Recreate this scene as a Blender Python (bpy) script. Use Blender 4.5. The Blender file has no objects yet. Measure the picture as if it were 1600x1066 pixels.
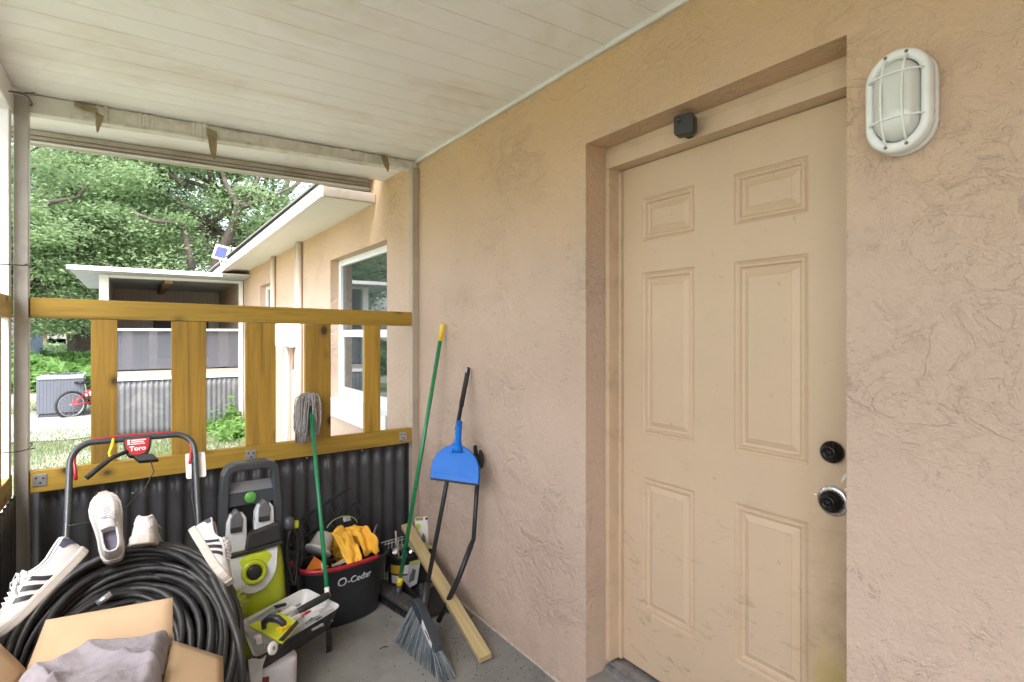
import bpy, bmesh, math, random
import numpy as np
from mathutils import Vector, Matrix, noise as mn
R=math.radians
random.seed(7); rng=np.random.default_rng(11)
S=bpy.context.scene
# ---------------- camera, sky, sun, exposure ----------------
CH=1.489; F=862.0; TH=R(34.6)
cd=bpy.data.cameras.new('camera'); cam=bpy.data.objects.new('camera',cd); S.collection.objects.link(cam)
cam.location=(0,0,CH); cam.rotation_euler=(R(90),0,-TH)
cd.sensor_width=36; cd.lens=F/1600*36; cd.shift_y=-11.5/1600; cd.clip_start=.02; cd.clip_end=400
S.camera=cam
SUN_EL,SUN_AZ=R(52),R(215)      # azimuth clockwise from +Y
w=bpy.data.worlds.new('World'); S.world=w; w.use_nodes=True
nt=w.node_tree; nt.nodes.clear()
sky=nt.nodes.new('ShaderNodeTexSky'); sky.sky_type='NISHITA'; sky.sun_disc=False
sky.sun_elevation=SUN_EL; sky.sun_rotation=SUN_AZ; sky.dust_density=3; sky.air_density=1.0
hs=nt.nodes.new('ShaderNodeHueSaturation'); hs.inputs['Saturation'].default_value=.42
bg=nt.nodes.new('ShaderNodeBackground'); bg.inputs[1].default_value=.15
wo=nt.nodes.new('ShaderNodeOutputWorld')
nt.links.new(sky.outputs[0],hs.inputs['Color']); nt.links.new(hs.outputs[0],bg.inputs[0]); nt.links.new(bg.outputs[0],wo.inputs[0])
sd=bpy.data.lights.new('sun','SUN'); sd.energy=.9; sd.angle=R(32); sd.color=(1,.97,.94)
sun=bpy.data.objects.new('sun',sd); S.collection.objects.link(sun)
dv=Vector((math.sin(SUN_AZ)*math.cos(SUN_EL),math.cos(SUN_AZ)*math.cos(SUN_EL),math.sin(SUN_EL)))
sun.rotation_euler=dv.to_track_quat('Z','Y').to_euler(); sun.location=dv*30
S.view_settings.view_transform='Standard'; S.view_settings.look='None'; S.view_settings.gamma=1
S.view_settings.exposure=2.42
S.cycles.max_bounces=8; S.cycles.diffuse_bounces=5

# ---------------- helpers ----------------
FW=Vector((math.sin(TH),math.cos(TH),0)); RT=Vector((math.cos(TH),-math.sin(TH),0)); UP=Vector((0,0,1))
def ray(px,py): return FW+RT*((px-800)/F)+UP*((521.5-py)/F)
def at(px,py,Y=None,X=None,Z=None,d=None):
    r=ray(px,py)
    if Y is not None: t=Y/r.y
    elif X is not None: t=X/r.x
    elif Z is not None: t=(Z-CH)/r.z
    else: t=d
    return Vector((0,0,CH))+r*t
def slope(g,x0,x1,y0,y1,za0,za1,zb0,zb1):  # box whose bottom/top run from za to zb along x
    return g.add([(x0,y0,za0),(x1,y0,zb0),(x1,y1,zb0),(x0,y1,za0),(x0,y0,za1),(x1,y0,zb1),(x1,y1,zb1),(x0,y1,za1)],[(0,3,2,1),(4,5,6,7),(0,1,5,4),(1,2,6,5),(2,3,7,6),(3,0,4,7)])
def slopey(g,x0,x1,y0,y1,za0,za1,zb0,zb1):
    return g.add([(x0,y0,za0),(x1,y0,za0),(x1,y1,zb0),(x0,y1,zb0),(x0,y0,za1),(x1,y0,za1),(x1,y1,zb1),(x0,y1,zb1)],[(0,3,2,1),(4,5,6,7),(0,1,5,4),(1,2,6,5),(2,3,7,6),(3,0,4,7)])
class G:
    def __init__(s): s.v=[]; s.f=[]
    def add(s,vs,fs):
        b=len(s.v); s.v+= [tuple(v) for v in vs]; s.f+=[tuple(i+b for i in f) for f in fs]; return s
    def bx(s,a,b):
        x0,y0,z0=[min(p,q) for p,q in zip(a,b)]; x1,y1,z1=[max(p,q) for p,q in zip(a,b)]
        return s.add([(x0,y0,z0),(x1,y0,z0),(x1,y1,z0),(x0,y1,z0),(x0,y0,z1),(x1,y0,z1),(x1,y1,z1),(x0,y1,z1)],
          [(0,3,2,1),(4,5,6,7),(0,1,5,4),(1,2,6,5),(2,3,7,6),(3,0,4,7)])
    def obx(s,c,ex,ey,ez):      # oriented box: centre and three half-extent vectors
        c,ex,ey,ez=map(Vector,(c,ex,ey,ez)); vs=[]
        for k in (-1,1):
            for i,j in ((-1,-1),(1,-1),(1,1),(-1,1)): vs.append(c+ex*i+ey*j+ez*k)
        return s.add(vs,[(0,3,2,1),(4,5,6,7),(0,1,5,4),(1,2,6,5),(2,3,7,6),(3,0,4,7)])
    def beam(s,p,q,w,h,up=(0,0,1)):
        p,q=Vector(p),Vector(q); d=(q-p); up=Vector(up); side=d.cross(up).normalized(); u=side.cross(d).normalized()
        return s.obx((p+q)/2,d/2,side*w/2,u*h/2)
    def tube(s,pts,r,n=10,closed=False,cap=True):
        pts=[Vector(p) for p in pts]; m=len(pts); rs=r if hasattr(r,'__len__') else [r]*m
        b=len(s.v); nrm=None
        for i,p in enumerate(pts):
            a=pts[i-1] if (i>0 or closed) else p; c=pts[(i+1)%m] if (i<m-1 or closed) else p
            t=(c-a).normalized()
            if nrm is None: nrm=t.orthogonal().normalized()
            nrm=(nrm-t*nrm.dot(t))
            nrm=nrm.normalized() if nrm.length>1e-6 else t.orthogonal().normalized()
            bi=t.cross(nrm)
            for k in range(n):
                an=2*math.pi*k/n; s.v.append(tuple(p+(nrm*math.cos(an)+bi*math.sin(an))*rs[i]))
        for i in range(m if closed else m-1):
            for k in range(n):
                a0=b+i*n+k; a1=b+i*n+(k+1)%n; j=(i+1)%m; c0=b+j*n+k; c1=b+j*n+(k+1)%n
                s.f.append((a0,a1,c1,c0))
        if cap and not closed:
            s.f.append(tuple(b+k for k in range(n))[::-1]); s.f.append(tuple(b+(m-1)*n+k for k in range(n)))
        return s
    def lathe(s,prof,c=(0,0,0),ax=(0,0,1),n=28,sx=1,sy=1,u=None):   # prof: (radius, height)
        ax=Vector(ax).normalized(); u=Vector(u).normalized() if u else ax.orthogonal().normalized(); v=ax.cross(u); c=Vector(c)
        b=len(s.v)
        for r,h in prof:
            for k in range(n):
                a=2*math.pi*k/n; s.v.append(tuple(c+ax*h+u*(r*sx*math.cos(a))+v*(r*sy*math.sin(a))))
        for i in range(len(prof)-1):
            for k in range(n):
                s.f.append((b+i*n+k,b+i*n+(k+1)%n,b+(i+1)*n+(k+1)%n,b+(i+1)*n+k))
        if prof[0][0]>1e-5: s.f.append(tuple(b+k for k in range(n))[::-1])
        if prof[-1][0]>1e-5: s.f.append(tuple(b+(len(prof)-1)*n+k for k in range(n)))
        return s
    def prism(s,poly,o,u,v,th):   # 2D outline in plane (o,u,v), extruded by vector th
        o,u,v,th=map(Vector,(o,u,v,th)); n=len(poly)
        vs=[o+u*a+v*b_ for a,b_ in poly]; vs+=[p+th for p in vs]
        fs=[tuple(range(n))[::-1],tuple(range(n,2*n))]+[(i,(i+1)%n,n+(i+1)%n,n+i) for i in range(n)]
        return s.add(vs,fs)
    def grid(s,fn,nu,nv,thick=None):
        b=len(s.v)
        for i in range(nu+1):
            for j in range(nv+1): s.v.append(tuple(fn(i/nu,j/nv)))
        for i in range(nu):
            for j in range(nv):
                a=b+i*(nv+1)+j; s.f.append((a,a+1,a+nv+2,a+nv+1))
        return s
    def quad(s,*p): return s.add(p,[tuple(range(len(p)))])
    def build(s,name,mat,parent=None,smooth=False,bevel=0,solid=0,sub=0,auto=True,base=None):
        me=bpy.data.meshes.new(name); me.from_pydata(s.v,[],s.f); me.update()
        bm=bmesh.new(); bm.from_mesh(me); bmesh.ops.recalc_face_normals(bm,faces=bm.faces); bm.to_mesh(me); bm.free()
        return fin(me,name,mat,parent,smooth,bevel,solid,sub)
def fin(me,name,mat,parent=None,smooth=False,bevel=0,solid=0,sub=0):
    o=bpy.data.objects.new(name,me); S.collection.objects.link(o)
    me.materials.append(mat)
    if smooth: me.polygons.foreach_set('use_smooth',[True]*len(me.polygons))
    if parent is not None:
        o.parent=parent
        wl=Vector((0,0,0)); p=parent; loc=False
        while p: wl+=p.location; loc=loc or p.name in LOCAL; p=p.parent
        o.location=(0,0,0) if loc else -wl
    if solid:
        m=o.modifiers.new('solid','SOLIDIFY'); m.thickness=solid; m.offset=0
    if bevel:
        m=o.modifiers.new('bevel','BEVEL'); m.width=bevel; m.segments=2; m.limit_method='ANGLE'; m.angle_limit=R(40)
    if sub:
        m=o.modifiers.new('sub','SUBSURF'); m.levels=sub; m.render_levels=sub
    return o
LOCAL=set()
def tag(o,label=None,cat=None,group=None,kind=None):
    if label: o['label']=label
    if cat: o['category']=cat
    if group: o['group']=group
    if kind: o['kind']=kind
    return o
def thing(name,label,cat,loc=(0,0,0),group=None):
    o=bpy.data.objects.new(name,None); S.collection.objects.link(o); o.location=loc; o.empty_display_size=.1
    return tag(o,label,cat,group)
def local(name,label,cat,origin,xd,zd,group=None,scale=1):   # a thing modelled in its own axes
    o=thing(name,label,cat,group=group); x=Vector(xd).normalized(); z=Vector(zd); z=(z-x*z.dot(x)).normalized(); y=z.cross(x)
    m=Matrix((x,y,z)).transposed().to_4x4(); m=Matrix.Translation(Vector(origin))@m@Matrix.Scale(scale,4)
    o.matrix_world=m; LOCAL.add(o.name)
    return o
def text_mesh(body,size,mat,name,parent,origin,xd,yd,extr=.0005,offset=0.0,spacing=1.0):
    c=bpy.data.curves.new(name,'FONT'); c.body=body; c.size=size; c.extrude=extr; c.offset=offset; c.space_character=spacing
    c.align_x='CENTER'; c.align_y='CENTER'
    t=bpy.data.objects.new('tmp',c); S.collection.objects.link(t)
    dg=bpy.context.evaluated_depsgraph_get(); me=bpy.data.meshes.new_from_object(t.evaluated_get(dg)); me.name=name
    bpy.data.objects.remove(t)
    x=Vector(xd).normalized(); y=Vector(yd); y=(y-x*y.dot(x)).normalized(); z=x.cross(y)
    me.transform(Matrix.Translation(Vector(origin))@Matrix((x,y,z)).transposed().to_4x4())
    me.materials.clear()
    return fin(me,name,mat,parent)

# ---------------- materials ----------------
def newmat(name):
    m=bpy.data.materials.new(name); m.use_nodes=True; t=m.node_tree; b=t.nodes['Principled BSDF']; return m,t,b
def N(t,ty,**k):
    n=t.nodes.new(ty)
    for a,v in k.items(): setattr(n,a,v)
    return n
def noise(t,co,scale,detail=4,rough=.55,dist=0):
    n=N(t,'ShaderNodeTexNoise'); n.inputs['Scale'].default_value=scale; n.inputs['Detail'].default_value=detail
    n.inputs['Roughness'].default_value=rough; n.inputs['Distortion'].default_value=dist
    if co is not None: t.links.new(co,n.inputs['Vector'])
    return n.outputs['Fac']
def ramp(t,fac,stops):
    r=N(t,'ShaderNodeValToRGB'); e=r.color_ramp.elements
    while len(e)>1: e.remove(e[-1])
    for i,(p,c) in enumerate(stops):
        c=(c[0],c[1],c[2],1) if hasattr(c,'__len__') else (c,c,c,1)
        if i==0: e[0].position=p; e[0].color=c
        else: e.new(p).color=c
    t.links.new(fac,r.inputs[0]); return r.outputs[0]
def mixc(t,fac,a,b,mode='MIX'):
    n=N(t,'ShaderNodeMix',data_type='RGBA',blend_type=mode)
    for i,v in ((0,fac),(6,a),(7,b)):
        if hasattr(v,'links') or hasattr(v,'is_linked'): t.links.new(v,n.inputs[i])
        else: n.inputs[i].default_value=v if not hasattr(v,'__len__') else (*v[:3],1)
    return n.outputs[2]
def mapping(t,co,scale=(1,1,1),rot=(0,0,0),loc=(0,0,0)):
    m=N(t,'ShaderNodeMapping'); m.inputs['Scale'].default_value=scale; m.inputs['Rotation'].default_value=rot; m.inputs['Location'].default_value=loc
    t.links.new(co,m.inputs['Vector']); return m.outputs[0]
def bump(t,b,h,strength=.5,dist=.002,prev=None):
    n=N(t,'ShaderNodeBump'); n.inputs['Strength'].default_value=strength; n.inputs['Distance'].default_value=dist
    t.links.new(h,n.inputs['Height'])
    if prev is not None: t.links.new(prev,n.inputs['Normal'])
    t.links.new(n.outputs[0],b.inputs['Normal']); return n.outputs[0]
def objco(t): return N(t,'ShaderNodeTexCoord').outputs['Object']
_mc={}
def M(name,col,rough=.6,var=.12,vs=12,bs=0,bd=.001,bscale=60,metal=0,spec=None,dirt=0,dirtcol=(.12,.09,.06),dscale=4,coat=0,trans=0,alpha=1,sss=0):
    if name in _mc: return _mc[name]
    m,t,b=newmat(name); co=objco(t)
    n=noise(t,co,vs,5); lo=[c*(1-var) for c in col]; hi=[min(1,c*(1+var)) for c in col]
    c=ramp(t,n,[(.3,lo),(.7,hi)])
    if dirt:
        d=noise(t,co,dscale,8,.65,.6); f=ramp(t,d,[(.5,0),(.72,dirt)]); c=mixc(t,f,c,dirtcol)
    t.links.new(c,b.inputs['Base Color'])
    rr=ramp(t,noise(t,co,vs*2.3,3),[(.3,max(0,rough-.08)),(.7,min(1,rough+.08))]); t.links.new(rr,b.inputs['Roughness'])
    b.inputs['Metallic'].default_value=metal
    if spec is not None: b.inputs['Specular IOR Level'].default_value=spec
    if coat: b.inputs['Coat Weight'].default_value=coat; b.inputs['Coat Roughness'].default_value=.15
    if trans: b.inputs['Transmission Weight'].default_value=trans
    if alpha<1: b.inputs['Alpha'].default_value=alpha
    if bs: bump(t,b,noise(t,co,bscale,4),bs,bd)
    _mc[name]=m; return m

def stucco(name,col,rough=.8,big=1.0):
    m,t,b=newmat(name); co=objco(t)
    v=mapping(t,co,(1,1,1.25))
    n1=noise(t,v,7,5,.62,1.1)                      # knock-down plateaus with ragged borders
    pl=ramp(t,n1,[(.40,0),(.50,.55),(.515,.95),(.60,1)])
    n2=noise(t,mapping(t,co,(1,1,1.5)),13,5,.66,1.3)
    pl2=ramp(t,n2,[(.42,0),(.545,.5),(.56,1)])
    fine=noise(t,co,170,3); mid=noise(t,co,45,4)
    msk=ramp(t,noise(t,co,1.7,3),[(.42,.10),(.64,1)])   # trowel marks come and go
    def ad(a,b_,k):
        x=N(t,'ShaderNodeMath',operation='MULTIPLY_ADD'); t.links.new(b_,x.inputs[0]); x.inputs[1].default_value=k; t.links.new(a,x.inputs[2]); return x.outputs[0]
    mm=N(t,'ShaderNodeMath',operation='MULTIPLY'); t.links.new(pl,mm.inputs[0]); t.links.new(msk,mm.inputs[1])
    mm2=N(t,'ShaderNodeMath',operation='MULTIPLY'); t.links.new(pl2,mm2.inputs[0]); t.links.new(msk,mm2.inputs[1])
    mb=N(t,'ShaderNodeMath',operation='MULTIPLY'); t.links.new(mm.outputs[0],mb.inputs[0]); mb.inputs[1].default_value=1.35
    h=ad(ad(ad(mb.outputs[0],mm2.outputs[0],.5),fine,.5),mid,1.1)
    bump(t,b,h,.9,.0060*big)
    # paint variations: broad blotches, grime caught at the ragged borders
    lo=[c*.93 for c in col]; hi=[c*1.05 for c in col]
    c=ramp(t,noise(t,co,1.1,5,.6,.5),[(.3,lo),(.7,hi)])
    edge=ramp(t,n2,[(.533,0),(.549,.62),(.564,0)])
    e2=N(t,'ShaderNodeMath',operation='MULTIPLY'); t.links.new(edge,e2.inputs[0])
    spot=ramp(t,noise(t,co,5.5,5,.75),[(.53,0),(.62,1)]); t.links.new(spot,e2.inputs[1])
    c=mixc(t,e2.outputs[0],c,[x*.36 for x in col])
    # warmer tint blended in with height, its border broken up by noise
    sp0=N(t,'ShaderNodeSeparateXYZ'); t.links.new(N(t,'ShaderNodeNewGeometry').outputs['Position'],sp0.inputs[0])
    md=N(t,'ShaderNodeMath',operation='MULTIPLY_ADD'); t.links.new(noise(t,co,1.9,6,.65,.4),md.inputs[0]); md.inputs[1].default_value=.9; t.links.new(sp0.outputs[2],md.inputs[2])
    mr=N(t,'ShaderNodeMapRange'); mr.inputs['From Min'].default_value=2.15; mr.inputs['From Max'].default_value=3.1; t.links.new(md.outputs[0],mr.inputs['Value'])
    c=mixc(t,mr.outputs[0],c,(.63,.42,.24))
    # little dirt low down on the wall, splashed
    sep=N(t,'ShaderNodeSeparateXYZ'); t.links.new(N(t,'ShaderNodeNewGeometry').outputs['Position'],sep.inputs[0])
    lowm=ramp(t,sep.outputs[2],[(.0,.55),(.10,.25),(.9,0)])
    dm=N(t,'ShaderNodeMath',operation='MULTIPLY'); t.links.new(lowm,dm.inputs[0]); t.links.new(ramp(t,noise(t,co,9,7,.7),[(.4,0),(.65,1)]),dm.inputs[1])
    c=mixc(t,dm.outputs[0],c,(.30,.24,.19))
    t.links.new(c,b.inputs['Base Color']); b.inputs['Roughness'].default_value=rough; b.inputs['Specular IOR Level'].default_value=.3
    return m
def wood(name,col,axis,dark=.55,knots=True,rough=.62):
    m,t,b=newmat(name); co=objco(t); oi=N(t,'ShaderNodeObjectInfo')
    ofs=N(t,'ShaderNodeVectorMath',operation='MULTIPLY_ADD'); t.links.new(oi.outputs['Random'],ofs.inputs[0]); ofs.inputs[1].default_value=(7,9,5); t.links.new(co,ofs.inputs[2]); co=ofs.outputs[0]
    sc=[11,11,11]; sc[axis]=.55
    v=mapping(t,co,sc); n=noise(t,v,2.3,6,.6,.9)
    sc2=[90,90,90]; sc2[axis]=3; fine=noise(t,mapping(t,co,sc2),1.4,3)
    c=ramp(t,n,[(.30,[x*dark for x in col]),(.47,col),(.62,[x*1.18 for x in col]),(.72,[x*.85 for x in col])])
    c=mixc(t,ramp(t,fine,[(.35,.28),(.6,0)]),c,[x*.6 for x in col])
    if knots:
        sk=[6.5,6.5,6.5]; sk[axis]=4.6
        vo=N(t,'ShaderNodeTexVoronoi'); vo.inputs['Scale'].default_value=1.0; t.links.new(mapping(t,co,sk,(0,0,0),(.31,.1,.7)),vo.inputs['Vector'])
        k=ramp(t,vo.outputs['Distance'],[(.085,1),(.115,.6),(.18,0)])
        c=mixc(t,k,c,(.05,.028,.012))
        ring=ramp(t,vo.outputs['Distance'],[(.10,0),(.16,.5),(.24,0)]); c=mixc(t,ring,c,[x*.6 for x in col])
    hv=N(t,'ShaderNodeHueSaturation'); vr=N(t,'ShaderNodeMapRange'); vr.inputs['To Min'].default_value=.82; vr.inputs['To Max'].default_value=1.18; t.links.new(oi.outputs['Random'],vr.inputs['Value']); t.links.new(vr.outputs[0],hv.inputs['Value']); t.links.new(c,hv.inputs['Color']); c=hv.outputs[0]
    st=noise(t,co,5,5); c=mixc(t,ramp(t,st,[(.55,0),(.75,.35)]),c,[col[0]*.75,col[1]*.85,col[2]*.9])
    t.links.new(c,b.inputs['Base Color']); b.inputs['Roughness'].default_value=rough
    bump(t,b,fine,.25,.0008); return m
# ---------------- the setting ----------------
XW=1.498; XF=1.604; XD=1.673; YF=3.25; XL=-.41
WALLC=(.56,.42,.335)
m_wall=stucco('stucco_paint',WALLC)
m_paint=M('door_paint',(.585,.435,.32),.42,.05,3,bs=.15,bscale=140,bd=.0006,dirt=.45,dirtcol=(.36,.25,.14),dscale=2.2)
m_frame=M('frame_paint',(.585,.44,.31),.45,.05,5,bs=.2,bscale=90,dirt=.4,dirtcol=(.3,.2,.12),dscale=7)
m_conc=M('concrete',(.225,.22,.21),.8,.16,3.5,bs=.5,bscale=120,bd=.0015,dirt=.45,dirtcol=(.07,.062,.052),dscale=3)
m_white=M('white_metal',(.72,.71,.69),.45,.05,6,dirt=.25,dirtcol=(.35,.30,.22),dscale=9)
m_alu=M('grey_aluminium',(.42,.39,.36),.42,.1,6,metal=.35,dirt=.4,dirtcol=(.2,.16,.11),dscale=6)
m_fascia=M('taupe_fascia',(.42,.37,.31),.5,.06,6,dirt=.35,dirtcol=(.2,.15,.1),dscale=8)
m_black=M('black_plastic',(.018,.018,.02),.42,.2,20,bs=.1,bscale=200)
m_blackm=M('black_matt',(.022,.021,.021),.7,.25,14)
m_galv=M('galvanised',(.50,.52,.55),.38,.15,25,metal=.8)
m_dkmetal=M('dark_metal_sheet',(.047,.048,.054),.42,.2,5,spec=.5,dirt=.3,dirtcol=(.075,.07,.062),dscale=7)
m_gymetal=M('grey_metal_sheet',(.11,.114,.125),.5,.1,4,dirt=.3,dirtcol=(.4,.38,.34),dscale=4)
m_screw=M('screw_head',(.35,.34,.33),.35,.1,30,metal=.8)
m_glass,_t,_b=newmat('window_glass'); _b.inputs['Base Color'].default_value=(.03,.042,.045,1); _b.inputs['Roughness'].default_value=.03; _b.inputs['Specular IOR Level'].default_value=.9
m_vinyl=M('white_vinyl',(.82,.82,.81),.35,.03,5)

# ceiling material: white boards with water stains
m_ceil,_t,_b=newmat('ceiling_boards'); _co=objco(_t)
_c=ramp(_t,noise(_t,_co,2.2,4),[(.3,(.86,.85,.875)),(.7,(.90,.89,.91))])
_f=ramp(_t,noise(_t,mapping(_t,_co,(1.0,1.6,1)),1.5,7,.62,.7),[(.48,0),(.70,.52)]); _c=mixc(_t,_f,_c,(.62,.53,.42))
_f=ramp(_t,noise(_t,mapping(_t,_co,(3,.9,1),(0,0,0),(3,1,0)),3.0,8,.7,.5),[(.60,0),(.76,.25)]); _c=mixc(_t,_f,_c,(.45,.40,.32))
_t.links.new(_c,_b.inputs['Base Color']); _b.inputs['Roughness'].default_value=.5
bump(_t,_b,noise(_t,_co,60,4),.12,.001)

def floor_sheet():
    o=G().bx((XL-.09,-3.2,-.16),(XW+.4,YF+.06,0)).build('porch_floor',m_conc); tag(o,kind='structure')
floor_sheet()
m_ground,_t,_b=newmat('yard_ground'); _co=objco(_t)
_n=noise(_t,_co,.55,6,.6,.6); _c=ramp(_t,_n,[(.34,(.44,.43,.40)),(.48,(.34,.36,.27)),(.61,(.17,.25,.09))])
_c=mixc(_t,ramp(_t,noise(_t,_co,40,4,.7),[(.35,.45),(.65,0)]),_c,(.20,.17,.11))
_t.links.new(_c,_b.inputs['Base Color']); _b.inputs['Roughness'].default_value=.95; bump(_t,_b,noise(_t,_co,60,5,.7),.6,.01)
GZ=-.05
def gz(x,y):
    z=GZ+.02*math.sin(x*1.3+.4)*math.sin(y*.9)
    if y>15: z+=min(.55,(y-15)*.12)
    if y<4 and x>-3: z=GZ-.02
    return z
g=G()
xs=[-120,-60,-30]+[-20+i*.8 for i in range(52)]+[30,60,120]; ys=[-100,-50,-20]+[-10+i*.8 for i in range(58)]+[45,60,90,150]
nx=len(xs); b=[(x,y,gz(x,y)) for x in xs for y in ys]; ny=len(ys)
g.add(b,[(i*ny+j,i*ny+j+1,(i+1)*ny+j+1,(i+1)*ny+j) for i in range(nx-1) for j in range(ny-1)])
tag(g.build('ground',m_ground,smooth=True),kind='structure')
# sandy driveway strip behind the grass
m_sand=M('sandy_path',(.36,.345,.32),.95,.15,3,bs=.5,bscale=50,bd=.006,dirt=.4,dirtcol=(.3,.26,.19))
def strip(u,v):
    x=-9+8.6*u; y=10.6+2.4*v+.35*math.sin(x*1.1+v)+.2*math.sin(x*2.7); return (x,y,gz(x,y)+.02)
tag(G().grid(strip,40,8).build('path',m_sand,smooth=True),kind='structure')

# ---------------- the house ----------------
house=thing('house','peach stucco house wall with tan entry door, running from the porch past the window','house',(XW,0,0))
def wall_panel():
    g=G(); ys=[-4,.672,1.651,3.74,5.10,7.62,8.45,15]; zs=[-.15,.107,.743,1.35,2.15,2.16,2.25,2.72]
    holes=[(.672,1.651,.107,2.25),(3.74,5.10,.743,2.16),(7.62,8.45,1.35,2.16)]
    def inh(y,z): return any(a<y<b_ and c<z<d for a,b_,c,d in holes)
    for i in range(len(ys)-1):
        for j in range(len(zs)-1):
            if inh((ys[i]+ys[i+1])/2,(zs[j]+zs[j+1])/2): continue
            g.quad((XW,ys[i],zs[j]),(XW,ys[i],zs[j+1]),(XW,ys[i+1],zs[j+1]),(XW,ys[i+1],zs[j]))
    for (a,b_,c,d),dep in zip(holes,(.175,.12,.12)):
        x2=XW+dep
        g.quad((XW,a,c),(x2,a,c),(x2,a,d),(XW,a,d)); g.quad((XW,b_,c),(XW,b_,d),(x2,b_,d),(x2,b_,c)); g.quad((XW,a,d),(x2,a,d),(x2,b_,d),(XW,b_,d))
        g.quad((XW,a,c),(XW,b_,c),(x2,b_,c),(x2,a,c))
    me=bpy.data.meshes.new('wall'); me.from_pydata(g.v,[],g.f); me.update()
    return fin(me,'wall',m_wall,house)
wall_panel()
# thicker back so no light comes through
m_in=M('dark_interior',(.05,.048,.045),.9)
G().bx((XW+.2,-4,-.1),(XW+.23,15,2.7)).build('back_wall',m_in,house)
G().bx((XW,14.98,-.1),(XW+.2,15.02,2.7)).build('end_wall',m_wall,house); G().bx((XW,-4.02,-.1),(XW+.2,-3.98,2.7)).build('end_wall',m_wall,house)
# stucco build-up: thin smear line where wall meets slab
g=G()
random.seed(3); y=-1.0
while y<3.2:
    L=random.uniform(.06,.16); g.bx((XW-random.uniform(.003,.009),y,0.001),(XW+.001,y+L,random.uniform(.004,.014))); y+=L-.01
g.build('mortar_smear',M('pale_mortar',(.55,.48,.42),.9,.2,40,bs=.6,bscale=90),house,bevel=.002)

G().bx((XL-.02,-1.75,-.1),(XW-.001,-1.6,2.7)).build('added_light_block',m_wall,house)  # unseen wall added behind the camera to block light from the rear
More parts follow.
